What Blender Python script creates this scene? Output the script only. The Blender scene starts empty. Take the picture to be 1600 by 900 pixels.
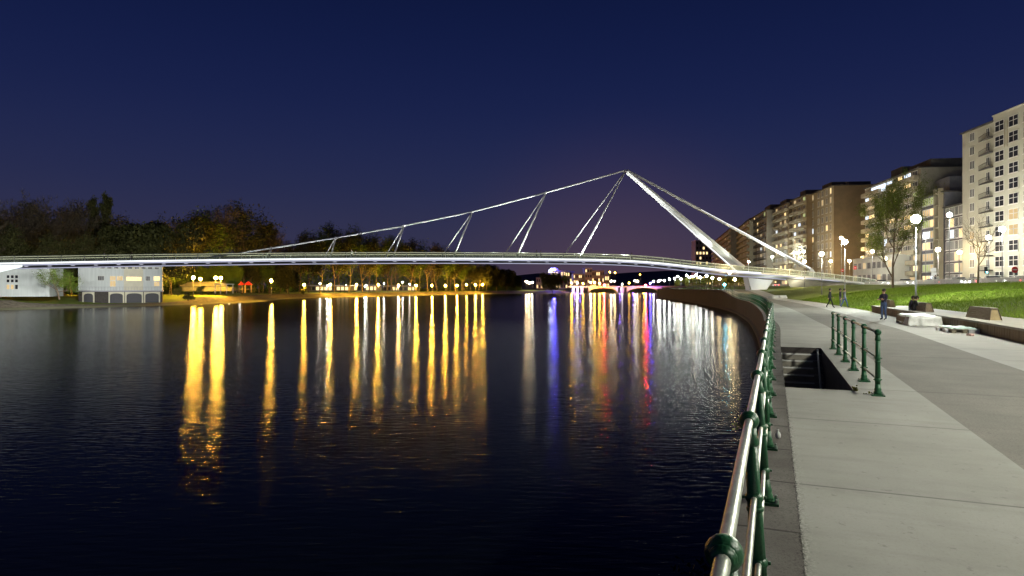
import bpy, math, random
from math import sin, cos, pi, radians, sqrt
from mathutils import Vector, Matrix, noise

# ------------------------------------------------------------------ camera, sky, exposure
sc = bpy.context.scene
col = sc.collection
cam_d = bpy.data.cameras.new('camera'); cam = bpy.data.objects.new('camera', cam_d); col.objects.link(cam)
cam_d.sensor_width = 36.0; cam_d.lens = 22.5; cam_d.clip_start = 0.05; cam_d.clip_end = 8000
cam.location = (0, 0, 1.8); cam.rotation_euler = (radians(90), 0, 0)
sc.camera = cam
sc.view_settings.view_transform = 'Standard'; sc.view_settings.look = 'None'
sc.view_settings.exposure = 0; sc.view_settings.gamma = 1
sc.render.resolution_x = 1024; sc.render.resolution_y = 576
sc.cycles.use_denoising = True
sc.cycles.max_bounces = 5; sc.cycles.diffuse_bounces = 2; sc.cycles.glossy_bounces = 3
sc.cycles.transmission_bounces = 3; sc.cycles.transparent_max_bounces = 8
sc.cycles.sample_clamp_indirect = 3.0; sc.cycles.caustics_reflective = False; sc.cycles.caustics_refractive = False
sc.cycles.use_light_tree = True

def make_world():
    w = bpy.data.worlds.new('World'); sc.world = w; w.use_nodes = True
    nt = w.node_tree; N = nt.nodes; L = nt.links; N.clear()
    out = N.new('ShaderNodeOutputWorld')
    tc = N.new('ShaderNodeTexCoord'); sx = N.new('ShaderNodeSeparateXYZ'); L.new(tc.outputs['Generated'], sx.inputs[0])
    r = N.new('ShaderNodeValToRGB'); L.new(sx.outputs['Z'], r.inputs[0])
    cr = r.color_ramp; cr.interpolation = 'B_SPLINE'
    cr.elements[0].position = 0.0; cr.elements[0].color = (.044, .037, .070, 1)
    cr.elements[1].position = 1.0; cr.elements[1].color = (.0015, .0025, .012, 1)
    for p, c in ((.06, (.034, .033, .074)), (.15, (.019, .025, .078)), (.27, (.0085, .0150, .070)), (.42, (.0040, .0085, .046)), (.56, (.0026, .0050, .026))):
        e = cr.elements.new(p); e.color = (*c, 1)
    # warm city glow low over the middle of the horizon
    g = N.new('ShaderNodeVectorMath'); g.operation = 'DISTANCE'; L.new(tc.outputs['Generated'], g.inputs[0]); g.inputs[1].default_value = (.16, .985, -.02)
    mr = N.new('ShaderNodeMapRange'); mr.interpolation_type = 'SMOOTHERSTEP'; L.new(g.outputs['Value'], mr.inputs[0])
    mr.inputs[1].default_value = .34; mr.inputs[2].default_value = 0; mr.inputs[3].default_value = 0; mr.inputs[4].default_value = 1
    mx = N.new('ShaderNodeMix'); mx.data_type = 'RGBA'; mx.blend_type = 'ADD'
    L.new(mr.outputs[0], mx.inputs[0]); L.new(r.outputs[0], mx.inputs[6]); mx.inputs[7].default_value = (.033, .011, .004, 1)
    bg = N.new('ShaderNodeBackground'); L.new(mx.outputs[2], bg.inputs[0]); bg.inputs[1].default_value = 1.0
    sky = N.new('ShaderNodeTexSky'); sky.sky_type = 'NISHITA'; sky.sun_disc = False
    sky.sun_elevation = radians(-7); sky.sun_rotation = radians(30)
    bg2 = N.new('ShaderNodeBackground'); L.new(sky.outputs[0], bg2.inputs[0]); bg2.inputs[1].default_value = .08
    ad = N.new('ShaderNodeAddShader'); L.new(bg.outputs[0], ad.inputs[0]); L.new(bg2.outputs[0], ad.inputs[1])
    L.new(ad.outputs[0], out.inputs[0])
make_world()

# ------------------------------------------------------------------ helpers
def W(px, py, Y):
    return Vector(((px - 800) / 1000 * Y, Y, 1.8 - (py - 450) / 1000 * Y))

def tag(o, label=None, cat=None, group=None, kind=None):
    if label: o['label'] = label
    if cat: o['category'] = cat
    if group: o['group'] = group
    if kind: o['kind'] = kind
    return o

def empty(name, loc=(0, 0, 0), rz=0, label=None, cat=None, group=None):
    o = bpy.data.objects.new(name, None); col.objects.link(o)
    o.location = loc; o.rotation_euler = (0, 0, rz); o.empty_display_size = .2
    return tag(o, label, cat, group)

def link(name, me, parent=None, loc=None, rz=None, scale=None):
    o = bpy.data.objects.new(name, me); col.objects.link(o)
    if parent: o.parent = parent
    if loc is not None: o.location = loc
    if rz is not None: o.rotation_euler = (0, 0, rz)
    if scale is not None: o.scale = scale
    return o

ORD = ['first', 'second', 'third', 'fourth', 'fifth', 'sixth', 'seventh', 'eighth', 'ninth', 'tenth', 'eleventh', 'twelfth',
       'thirteenth', 'fourteenth', 'fifteenth', 'sixteenth', 'seventeenth', 'eighteenth', 'nineteenth', 'twentieth'] + \
      ['twenty-' + w for w in ['first', 'second', 'third', 'fourth', 'fifth', 'sixth', 'seventh', 'eighth', 'ninth']] + ['thirtieth'] + \
      ['thirty-' + w for w in ['first', 'second', 'third', 'fourth', 'fifth', 'sixth', 'seventh', 'eighth', 'ninth']]

class MB:
    def __init__(s): s.v = []; s.f = []; s.m = []; s.uv = None
    def add(s, vs, fs, mi=0):
        b = len(s.v); s.v += [tuple(x) for x in vs]
        for f in fs: s.f.append(tuple(b + i for i in f)); s.m.append(mi)
    def box(s, x0, x1, y0, y1, z0, z1, mi=0, M=None):
        vs = [Vector(p) for p in ((x0, y0, z0), (x1, y0, z0), (x1, y1, z0), (x0, y1, z0), (x0, y0, z1), (x1, y0, z1), (x1, y1, z1), (x0, y1, z1))]
        if M: vs = [M @ p for p in vs]
        s.add(vs, [(0, 3, 2, 1), (4, 5, 6, 7), (0, 1, 5, 4), (1, 2, 6, 5), (2, 3, 7, 6), (3, 0, 4, 7)], mi)
    def hexa(s, b, t, mi=0):
        n = len(b); vs = list(b) + list(t)
        s.add(vs, [tuple(range(n - 1, -1, -1)), tuple(range(n, 2 * n))] + [(i, (i + 1) % n, n + (i + 1) % n, n + i) for i in range(n)], mi)
    def tube(s, pts, r, n=8, mi=0, cap=True, flute=0):
        pts = [Vector(p) for p in pts]
        if not hasattr(r, '__len__'): r = [r] * len(pts)
        vs = []; up = None
        for i, p in enumerate(pts):
            a = pts[max(i - 1, 0)]; b = pts[min(i + 1, len(pts) - 1)]
            d = (b - a)
            d = d.normalized() if d.length > 1e-9 else Vector((0, 0, 1))
            if up is None:
                up = Vector((0, 0, 1)) if abs(d.z) < .9 else Vector((1, 0, 0))
            x = d.cross(up); x = x.normalized() if x.length > 1e-6 else d.orthogonal().normalized(); y = x.cross(d)
            for k in range(n):
                t = 2 * pi * k / n; rr = r[i] * (1 - flute * (k % 2))
                vs.append(p + (x * cos(t) + y * sin(t)) * rr)
        fs = []
        for i in range(len(pts) - 1):
            for k in range(n):
                fs.append((i * n + k, i * n + (k + 1) % n, (i + 1) * n + (k + 1) % n, (i + 1) * n + k))
        if cap:
            fs.append(tuple(range(n - 1, -1, -1))); fs.append(tuple(range((len(pts) - 1) * n, len(pts) * n)))
        s.add(vs, fs, mi)
    def lathe(s, prof, n=16, M=None, mi=0, flute=0):
        vs = []
        for r, z in prof:
            for k in range(n):
                t = 2 * pi * k / n; rr = r * (1 - flute * (k % 2))
                p = Vector((cos(t) * rr, sin(t) * rr, z)); vs.append(M @ p if M else p)
        m = len(prof); fs = [(i * n + k, i * n + (k + 1) % n, (i + 1) * n + (k + 1) % n, (i + 1) * n + k) for i in range(m - 1) for k in range(n)]
        fs += [tuple(range(n - 1, -1, -1)), tuple(range((m - 1) * n, m * n))]
        s.add(vs, fs, mi)
    def ball(s, c, r, n=10, mi=0, sz=1.0):
        prof = [(max(r * sin(pi * i / (n // 2 + 2)), 1e-4), -r * sz * cos(pi * i / (n // 2 + 2))) for i in range(n // 2 + 3)]
        s.lathe(prof, n, Matrix.Translation(Vector(c)), mi)
    def mesh(s, name, mats, smooth=False, uv=None):
        me = bpy.data.meshes.new(name); me.from_pydata(s.v, [], s.f)
        if not isinstance(mats, (list, tuple)): mats = [mats]
        for m in mats: me.materials.append(m)
        if len(mats) > 1: me.polygons.foreach_set('material_index', s.m)
        if uv:
            l = me.uv_layers.new(name='UVMap')
            for lp in me.loops: l.data[lp.index].uv = uv[lp.vertex_index]
        if smooth: me.shade_smooth()
        me.update(); return me
    def build(s, name, mats, parent=None, smooth=False, uv=None, loc=None, rz=None):
        return link(name, s.mesh(name, mats, smooth, uv), parent, loc, rz)

# ------------------------------------------------------------------ materials
def mat(name, c, rough=.6, metal=0, c2=None, scale=3, detail=4, bump=0, bscale=None, emis=None, es=0, spec=.5, stretch=None, coord='Object', thr=(.35, .65), alpha=None):
    m = bpy.data.materials.new(name); m.use_nodes = True
    nt = m.node_tree; N = nt.nodes; L = nt.links; b = N['Principled BSDF']
    b.inputs['Base Color'].default_value = (*c, 1); b.inputs['Roughness'].default_value = rough; b.inputs['Metallic'].default_value = metal
    b.inputs['Specular IOR Level'].default_value = spec
    if emis: b.inputs['Emission Color'].default_value = (*emis, 1); b.inputs['Emission Strength'].default_value = es
    if c2 or bump:
        tc = N.new('ShaderNodeTexCoord'); mp = N.new('ShaderNodeMapping'); L.new(tc.outputs[coord], mp.inputs[0])
        if stretch: mp.inputs['Scale'].default_value = stretch
    if c2:
        t = N.new('ShaderNodeTexNoise'); t.inputs['Scale'].default_value = scale; t.inputs['Detail'].default_value = detail; t.inputs['Roughness'].default_value = .65
        L.new(mp.outputs[0], t.inputs['Vector'])
        mr = N.new('ShaderNodeMapRange'); L.new(t.outputs['Fac'], mr.inputs[0]); mr.inputs[1].default_value = thr[0]; mr.inputs[2].default_value = thr[1]
        mx = N.new('ShaderNodeMix'); mx.data_type = 'RGBA'; L.new(mr.outputs[0], mx.inputs[0])
        mx.inputs[6].default_value = (*c, 1); mx.inputs[7].default_value = (*c2, 1); L.new(mx.outputs[2], b.inputs['Base Color'])
    if bump:
        t2 = N.new('ShaderNodeTexNoise'); t2.inputs['Scale'].default_value = bscale or scale * 4; t2.inputs['Detail'].default_value = 4
        L.new(mp.outputs[0], t2.inputs['Vector'])
        bp = N.new('ShaderNodeBump'); bp.inputs['Strength'].default_value = bump; bp.inputs['Distance'].default_value = .02
        L.new(t2.outputs['Fac'], bp.inputs['Height']); L.new(bp.outputs[0], b.inputs['Normal'])
    return m

def emat(name, c, s):
    m = bpy.data.materials.new(name); m.use_nodes = True; nt = m.node_tree; nt.nodes.clear()
    o = nt.nodes.new('ShaderNodeOutputMaterial'); e = nt.nodes.new('ShaderNodeEmission')
    e.inputs[0].default_value = (*c, 1); e.inputs[1].default_value = s; nt.links.new(e.outputs[0], o.inputs[0]); return m

def paving_mat(name, c, c2, joint=None, edge=None, speck=.5, bump=.25):
    """UV = metres along and across the quay; joints are cast grooves every few metres"""
    m = bpy.data.materials.new(name); m.use_nodes = True
    nt = m.node_tree; N = nt.nodes; L = nt.links; b = N['Principled BSDF']; b.inputs['Roughness'].default_value = .85; b.inputs['Specular IOR Level'].default_value = .3
    uv = N.new('ShaderNodeUVMap'); uv.uv_map = 'UVMap'; sp = N.new('ShaderNodeSeparateXYZ'); L.new(uv.outputs[0], sp.inputs[0])
    def noise_(scale, det=5, vec=None, rough=.6):
        t = N.new('ShaderNodeTexNoise'); t.inputs['Scale'].default_value = scale; t.inputs['Detail'].default_value = det; t.inputs['Roughness'].default_value = rough
        L.new(vec or uv.outputs[0], t.inputs['Vector']); return t.outputs['Fac']
    def rng(x, a, b_, c_=0., d=1.):
        r = N.new('ShaderNodeMapRange'); L.new(x, r.inputs[0])
        for i, q in enumerate((a, b_, c_, d)): r.inputs[i + 1].default_value = q
        return r.outputs[0]
    def math_(op, a, bb):
        r = N.new('ShaderNodeMath'); r.operation = op
        for i, q in enumerate((a, bb)):
            if isinstance(q, (int, float)): r.inputs[i].default_value = q
            else: L.new(q, r.inputs[i])
        return r.outputs[0]
    def mix(f, a, bb, mode='MIX'):
        r = N.new('ShaderNodeMix'); r.data_type = 'RGBA'; r.blend_type = mode
        if isinstance(f, (int, float)): r.inputs[0].default_value = f
        else: L.new(f, r.inputs[0])
        for i, q in ((6, a), (7, bb)):
            if isinstance(q, tuple): r.inputs[i].default_value = (*q, 1)
            else: L.new(q, r.inputs[i])
        return r.outputs[2]
    st = N.new('ShaderNodeMapping'); L.new(uv.outputs[0], st.inputs[0]); st.inputs['Scale'].default_value = (2.2, .5, 1)
    cc = mix(rng(noise_(.9, 6), .35, .65), c, c2)
    cc = mix(rng(noise_(.37, 4), .48, .66, 0, .42), cc, tuple(x * .70 for x in c))
    cc = mix(rng(noise_(9, 3), .64, .70, 0, .45), cc, tuple(x * .5 for x in c))
    cc = mix(rng(noise_(1.6, 5, st.outputs[0]), .5, .75, 0, .45), cc, tuple(x * .72 for x in c))
    cc = mix(rng(noise_(34, 4, rough=.85), .52, .66, 0, speck), cc, tuple(x * .55 for x in c))
    cc = mix(rng(noise_(27, 4, rough=.85), .56, .70, 0, speck * .7), cc, tuple(min(x * 1.5, .8) for x in c))
    h = noise_(90, 4)
    if joint:
        sl = math_('FLOOR', math_('DIVIDE', sp.outputs[0], joint), 0)
        wn = N.new('ShaderNodeTexWhiteNoise'); wn.noise_dimensions = '1D'; L.new(sl, wn.inputs['W'])
        cc = mix(rng(wn.outputs['Value'], 0, 1, 0, .22), cc, tuple(x * .8 for x in c))
        md = math_('PINGPONG', math_('ADD', sp.outputs[0], math_('MULTIPLY', noise_(4, 3), .01)), joint / 2)
        jf = rng(md, .010, .022, 1, 0)
        cc = mix(math_('MULTIPLY', jf, .7), cc, tuple(x * .3 for x in c))
        h = math_('SUBTRACT', h, math_('MULTIPLY', jf, 2.5))
        # dirt washed out along the joint
        cc = mix(math_('MULTIPLY', rng(md, .02, .25, 1, 0), rng(noise_(5, 4), .45, .7, 0, .35)), cc, tuple(x * .6 for x in c))
    if edge is not None:
        cs = N.new('ShaderNodeMapping'); L.new(uv.outputs[0], cs.inputs[0]); cs.inputs['Scale'].default_value = (7, 22, 1)
        ch = noise_(1.0, 4, cs.outputs[0], .75)
        ed = math_('ABSOLUTE', math_('SUBTRACT', math_('ADD', sp.outputs[1], math_('MULTIPLY', math_('SUBTRACT', ch, .5), .10)), edge), 0)
        cc = mix(rng(ed, .003, .010, .92, 0), cc, tuple(x * .12 for x in c))
        cc = mix(math_('MULTIPLY', rng(ed, .01, .07, 1, 0), rng(noise_(45, 4, rough=.8), .5, .56, 0, .7)), cc, tuple(x * .35 for x in c))
        cc = mix(math_('MULTIPLY', rng(ed, .01, .10, 1, 0), rng(noise_(31, 4, rough=.8), .52, .58, 0, .7)), cc, tuple(min(x * 1.5, .7) for x in c))
    L.new(cc, b.inputs['Base Color'])
    bp = N.new('ShaderNodeBump'); bp.inputs['Strength'].default_value = bump; bp.inputs['Distance'].default_value = .004
    L.new(h, bp.inputs['Height']); L.new(bp.outputs[0], b.inputs['Normal'])
    return m

def water_mat():
    m = bpy.data.materials.new('river_water'); m.use_nodes = True
    nt = m.node_tree; N = nt.nodes; L = nt.links; N.clear()
    o = N.new('ShaderNodeOutputMaterial'); g = N.new('ShaderNodeBsdfAnisotropic'); g.distribution = 'BECKMANN'
    g.inputs['Color'].default_value = (1, 1, 1, 1); g.inputs['Roughness'].default_value = .155
    d = N.new('ShaderNodeBsdfDiffuse'); d.inputs[0].default_value = (.0025, .0035, .004, 1)
    fr = N.new('ShaderNodeFresnel'); fr.inputs[0].default_value = 1.30
    ml = N.new('ShaderNodeMath'); ml.operation = 'MULTIPLY'; L.new(fr.outputs[0], ml.inputs[0]); ml.inputs[1].default_value = .62
    mx = N.new('ShaderNodeMixShader'); L.new(ml.outputs[0], mx.inputs[0]); L.new(d.outputs[0], mx.inputs[1]); L.new(g.outputs[0], mx.inputs[2]); L.new(mx.outputs[0], o.inputs[0])
    tc = N.new('ShaderNodeTexCoord'); mp = N.new('ShaderNodeMapping'); L.new(tc.outputs['Object'], mp.inputs[0]); mp.inputs['Scale'].default_value = (.5, 1.7, 1)
    t = N.new('ShaderNodeTexNoise'); t.inputs['Scale'].default_value = 3.6; t.inputs['Detail'].default_value = 3; t.inputs['Roughness'].default_value = .45; L.new(mp.outputs[0], t.inputs['Vector'])
    bp = N.new('ShaderNodeBump'); bp.inputs['Strength'].default_value = 1.0; bp.inputs['Distance'].default_value = .0215; L.new(t.outputs['Fac'], bp.inputs['Height'])
    L.new(bp.outputs[0], g.inputs['Normal']); L.new(bp.outputs[0], d.inputs['Normal'])
    return m

M = {}
M['water'] = water_mat()
M['conc'] = paving_mat('light_concrete', (.34, .34, .30), (.40, .40, .36), joint=3.25, edge=.31, speck=.25)
M['conc2'] = paving_mat('pale_slab', (.42, .42, .39), (.47, .47, .43), joint=3.25, speck=.25)
M['asph'] = paving_mat('exposed_aggregate', (.20, .19, .165), (.25, .24, .205), joint=6.5, speck=1.0, bump=1)
M['cope'] = paving_mat('old_stone_coping', (.11, .10, .088), (.21, .20, .18), joint=1.3, edge=.31, speck=1.0, bump=1.2)
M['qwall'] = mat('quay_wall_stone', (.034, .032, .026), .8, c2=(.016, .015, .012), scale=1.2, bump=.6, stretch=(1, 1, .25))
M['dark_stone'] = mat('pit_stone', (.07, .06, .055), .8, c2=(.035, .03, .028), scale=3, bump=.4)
M['step'] = mat('step_stone', (.30, .28, .23), .8, c2=(.2, .19, .16), scale=5, bump=.3)
M['nosing'] = mat('white_nosing', (.75, .75, .72), .5)
M['green'] = mat('green_gloss_paint', (.014, .095, .036), .36, c2=(.05, .045, .025), scale=30, thr=(.63, .70), bump=.25, bscale=60)
M['pipe'] = mat('steel_pipe', (.54, .58, .50), .38, metal=.6, c2=(.27, .31, .24), scale=7, thr=(.4, .8), bump=.08, bscale=90, stretch=(1, 1, 1))
M['bolt'] = mat('galvanised_bolt', (.5, .5, .48), .35, metal=1)
M['grass'] = mat('grass_ground', (.09, .125, .014), .9, c2=(.14, .17, .025), scale=.35, bump=1, bscale=9, spec=.1)
M['blade'] = mat('grass_blades', (.15, .24, .02), .8, c2=(.20, .29, .035), scale=.6, spec=.15)
M['lawn'] = mat('far_lawn', (.17, .24, .05), .9, c2=(.24, .30, .07), scale=.3, bump=.6, spec=.1)
M['stones'] = mat('stone_revetment', (.20, .17, .12), .9, c2=(.07, .06, .045), scale=1.4, bump=1, bscale=2.5)
M['beach'] = mat('gravel_bank', (.15, .15, .08), .9, c2=(.21, .20, .11), scale=.6, bump=.6)
M['road'] = mat('road_asphalt', (.055, .055, .058), .7, c2=(.08, .08, .08), scale=.8)
M['pave'] = mat('boulevard_paving', (.32, .30, .27), .8, c2=(.40, .38, .34), scale=.7)
M['wood'] = mat('weathered_wood', (.46, .41, .30), .75, c2=(.33, .29, .2), scale=2.5, stretch=(1, 8, 8))
M['wood_side'] = mat('brown_timber', (.27, .20, .12), .7, c2=(.17, .125, .075), scale=3, stretch=(6, 6, .4))
M['wood_warm'] = mat('yellow_timber', (.42, .33, .16), .7, c2=(.33, .25, .12), scale=5)
M['steel_w'] = mat('white_painted_steel', (.78, .78, .76), .38, c2=(.72, .72, .70), scale=.5)
M['steel_g'] = mat('grey_painted_steel', (.30, .30, .36), .45)
M['pole'] = mat('grey_lamp_pole', (.22, .22, .22), .45, c2=(.17, .17, .17), scale=4)
M['bark'] = mat('brown_bark', (.10, .07, .045), .9, c2=(.16, .12, .08), scale=3)
M['bark_p'] = mat('pale_bark', (.20, .17, .10), .9, c2=(.12, .10, .06), scale=2)
M['twig'] = mat('bare_twigs', (.085, .066, .042), .9, c2=(.06, .05, .03), scale=.4)
M['leaf_s'] = mat('spring_leaves', (.12, .18, .02), .7, c2=(.07, .12, .012), scale=.35, spec=.2)
M['leaf_n'] = mat('fresh_leaves', (.17, .20, .03), .7, c2=(.09, .13, .015), scale=.4, spec=.2)
M['leaf_d'] = mat('dark_leaves', (.030, .034, .010), .7, c2=(.060, .062, .016), scale=.5, spec=.2)
M['leaf_y'] = mat('pale_leaves', (.22, .21, .04), .7, c2=(.10, .12, .02), scale=.5, spec=.2)
M['glass_d'] = mat('dark_window_glass', (.02, .022, .03), .3, spec=.12)
M['frame_w'] = mat('white_window_frame', (.75, .73, .68), .5)
M['glow_w'] = emat('lit_room_warm', (1., .72, .32), 1.9)
M['glow_y'] = emat('lit_room_dim', (1., .74, .38), .8)
M['glow_c'] = emat('lit_room_cool', (.75, .85, 1.), 1.9)
M['glow_g'] = emat('lit_room_greenish', (.75, .85, .35), .7)
M['lamp_w'] = emat('lamp_glass_white', (.95, 1., .93), 60)
M['lamp_n'] = emat('lamp_glass_neutral', (1., .93, .75), 40)
M['lamp_o'] = emat('lamp_glass_warm', (1., .78, .42), 40)
M['lamp_y'] = emat('lamp_glass_sodium', (1., .62, .10), 40)
M['lamp_r'] = emat('lamp_glass_red', (1., .04, .05), 25)
M['lamp_b'] = emat('lamp_glass_blue', (.12, .10, 1.), 20)
M['lamp_t'] = emat('lamp_glass_teal', (.15, .75, .9), 25)
M['led'] = emat('deck_led_strip', (.93, .97, 1.), 1.7)
M['led_dot'] = emat('soffit_led', (.85, .85, 1.), 1.1)
M['led_v'] = emat('soffit_violet_strip', (.74, .76, 1.), .9)
M['led_h'] = emat('handrail_strip', (1., .95, .68), 1.6)
M['black'] = mat('black_cloth', (.012, .012, .014), .85)
M['skin'] = mat('skin', (.45, .27, .19), .6)
M['jean'] = mat('blue_denim', (.07, .11, .22), .85, c2=(.05, .08, .17), scale=12)
M['navy'] = mat('dark_jacket', (.028, .022, .045), .8)
M['greycloth'] = mat('grey_cloth', (.16, .16, .17), .85, c2=(.11, .11, .12), scale=9)
M['palecloth'] = mat('pale_cloth', (.55, .55, .5), .85)
M['hair'] = mat('dark_hair', (.02, .014, .010), .6)
M['red'] = mat('red_paint', (.55, .03, .03), .5)
M['white'] = mat('white_paint', (.75, .75, .75), .5)
M['tarp'] = mat('white_plastic_sheet', (.62, .63, .60), .4, c2=(.5, .52, .48), scale=6, bump=.5, bscale=14)
M['tarp_g'] = mat('greenish_plastic_sheet', (.42, .55, .48), .45, c2=(.3, .42, .36), scale=8, bump=.5, bscale=14)
M['tyre'] = mat('rubber', (.02, .02, .02), .7)

def glass_rail_mat():
    m = bpy.data.materials.new('balustrade_glass'); m.use_nodes = True; nt = m.node_tree; N = nt.nodes; L = nt.links; N.clear()
    o = N.new('ShaderNodeOutputMaterial'); t = N.new('ShaderNodeBsdfTransparent'); t.inputs[0].default_value = (.86, .9, .84, 1)
    d = N.new('ShaderNodeBsdfDiffuse'); d.inputs[0].default_value = (.75, .78, .68, 1); mx = N.new('ShaderNodeMixShader'); mx.inputs[0].default_value = .20
    L.new(t.outputs[0], mx.inputs[1]); L.new(d.outputs[0], mx.inputs[2]); L.new(mx.outputs[0], o.inputs[0]); return m
M['glassrail'] = glass_rail_mat()

# ------------------------------------------------------------------ lights
COLR = {'w': (.94, 1., .90), 'n': (1., .92, .72), 'p': (1., .98, .84), 'o': (1., .74, .38), 'y': (1., .51, .055), 'r': (1., .03, .04), 'b': (.10, .08, 1.), 't': (.2, .8, 1.)}
def point(parent, loc, power, c, radius=.15):
    d = bpy.data.lights.new('bulb_light', 'POINT'); d.energy = power; d.color = c; d.shadow_soft_size = radius
    o = bpy.data.objects.new('bulb_light', d); col.objects.link(o); o.parent = parent; o.location = loc; return o

LM = {}
GM = {}
def globe_mat(c, e):
    e = round(e, 0 if e > 20 else 1); k = (c, e)
    if k not in GM: GM[k] = emat('lamp_glass', COLR[c], e)
    return GM[k]
def lamp_mesh(h):
    k = round(h, 1)
    if k in LM: return LM[k]
    p = MB(); p.tube([(0, 0, 0), (0, 0, .9), (0, 0, .95), (0, 0, h)], [.085, .08, .06, .045], 10); p.tube([(0, 0, 0), (0, 0, .04)], [.18, .18], 10)
    hd = MB(); hd.lathe([(.05, h - .05), (.10, h + .02), (.17, h + .09), (.17, h + .12)], 12)
    LM[k] = (p.mesh('pole', M['pole'], True), hd.mesh('lamp_housing', M['pole'], True)); return LM[k]
def street_lamp(p, zhead, c, power, label, cat='street lamp', group=None, rz=0, name='street_lamp', zb=None, gs=1.0):
    zb = p[2]; h = zhead - zb - .27
    r = empty(name, p, rz, label, cat, group)
    if name == 'park_lamp':
        h = round(h, 1); a, b = lamp_mesh(h - .1); link('pole', a, r); g_ = MB(); g_.ball((0, 0, h + .27), .24 * gs, 8)
        g_.build('lamp_globe', globe_mat(c, max(power, 40) / (4 * pi * pi) / (.18 * gs * gs)), r); return r
    h = round(h, 1); a, b = lamp_mesh(h); link('pole', a, r); link('lamp_housing', b, r)
    g_ = MB(); g_.ball((0, 0, h + .10 + .27 * gs), .27 * gs, 10, sz=.95)
    g_.build('lamp_globe', globe_mat(c, max(power, 40) / (4 * pi * pi) / (.22 * gs * gs)), r)
    return r

# ------------------------------------------------------------------ the right quay: a curved frame (s along, u across)
QP = [(-12.44, -30), (-.14, 0), (4.06, 10.25), (8.16, 20.25), (12.2, 30), (14.4, 36), (17.8, 45), (23.2, 60), (30.6, 82), (35.9, 100), (39.2, 112), (46, 144), (55, 200), (67, 293), (100, 440), (150, 700)]
def catmull(P, k=14):
    out = []
    P = [Vector((*p, 0)) if len(p) == 2 else Vector(p) for p in P]
    for i in range(len(P) - 1):
        a, b, c, d = P[max(i - 1, 0)], P[i], P[i + 1], P[min(i + 2, len(P) - 1)]
        L = (c - b).length; ta = (c - a).normalized() * L if i > 0 else (c - b); tb = (d - b).normalized() * L if i + 2 < len(P) else (c - b)
        for j in range(k):
            t = j / k; t2 = t * t; t3 = t2 * t
            out.append(b * (2 * t3 - 3 * t2 + 1) + ta * (t3 - 2 * t2 + t) + c * (3 * t2 - 2 * t3) + tb * (t3 - t2))
    out.append(P[-1]); return out
QC = catmull(QP)
QS = [0.0]
for i in range(1, len(QC)): QS.append(QS[-1] + (QC[i] - QC[i - 1]).length)
s0_ = next(QS[i] for i in range(len(QC)) if QC[i].y >= -1e-6); QS = [s - s0_ for s in QS]
import bisect
def Q(s):
    i = min(max(bisect.bisect(QS, s) - 1, 0), len(QS) - 2); t = (s - QS[i]) / (QS[i + 1] - QS[i])
    p = QC[i].lerp(QC[i + 1], t)
    a, b = QC[max(i - 3, 0)], QC[min(i + 4, len(QC) - 1)]; d = (b - a).normalized()
    return p, d, Vector((d.y, -d.x, 0))
def sY(y):
    lo, hi = QS[0], QS[-1]
    for _ in range(50):
        m = (lo + hi) / 2
        if Q(m)[0].y < y: lo = m
        else: hi = m
    return lo
def P(s, u, z=0):
    p, d, n = Q(s); q = p + n * u; return Vector((q.x, q.y, z))
def rise(s):
    y = Q(s)[0].y; t = min(max((y - 106) / 36, 0), 1); return 1.45 * t * t * (3 - 2 * t)
U_G, U_B = 7.7, 34.0
def gz(s, u):
    r = rise(s)
    if u <= U_G: return r
    if u >= U_B: return 2.4
    t = (u - U_G) / (U_B - U_G); return r + (2.4 - r) * (1 - (1 - t) ** 1.9)
def on_line(px, u):
    best = None; s = -5.0; prev = None
    while s < QS[-1]:
        p = P(s, u)
        if p.y > 4:
            x = 800 + 1000 * p.x / p.y
            if prev is not None and (prev - px) * (x - px) <= 0: return s
            prev = x
        s += .5
    return QS[-1]
def at(px, u):
    s = on_line(px, u); p = P(s, u); p.z = gz(s, u); return p
def heading(s):
    d = Q(s)[1]; return math.atan2(d.y, d.x)

def strip(name, us, s0, s1, m, zoff=0, step=1.5, zf=None, skip=None, bumpy=0):
    b = MB(); uv = []; n = max(2, int((s1 - s0) / step)); k = len(us)
    for i in range(n + 1):
        s = s0 + (s1 - s0) * i / n
        for u in us:
            z = (zf or gz)(s, u) + zoff
            if bumpy and us[0] < u < us[-1]: z += bumpy * noise.noise(Vector((s * .12, u * .2, 3)))
            b.v.append(tuple(P(s, u, z))); uv.append((s, u))
    for i in range(n):
        for j in range(k - 1):
            b.f.append((i * k + j, i * k + j + 1, (i + 1) * k + j + 1, (i + 1) * k + j)); b.m.append(0)
    return tag(b.build(name, m, uv=uv, smooth=bool(bumpy)), kind='structure')

S0, S1 = sY(-25), sY(690)
SA, SB = sY(11.75), sY(19.75)       # the stair opening
UO0, UO1 = .31, 1.42
U_C, U_A = 2.42, 5.15
strip('quay_coping', [-.20, .31], S0, sY(290), M['cope'])
strip('promenade', [.31, U_C], S0, SA, M['conc'])
strip('promenade', [UO1, U_C], SA, SB, M['conc'])
strip('promenade', [.31, U_C], SB, sY(290), M['conc'])
strip('path', [U_C, U_A], S0, sY(290), M['asph'])
strip('promenade_slab', [U_A, U_G], S0, sY(290), M['conc2'])
strip('grass_bank', [U_G, 8.3, 9, 10, 11.5, 13, 15, 17, 19, 21, 23, 25, 27, 29, 31, U_B], S0, S1, M['grass'], bumpy=.28, step=2)
strip('pavement', [U_B, 37.5], S0, S1, M['pave'])
strip('road', [37.5, 46], S0, S1, M['road'], zoff=-.12, step=4)
strip('pavement', [46, 50.5], S0, S1, M['pave'], step=4)
kb = MB()
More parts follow.
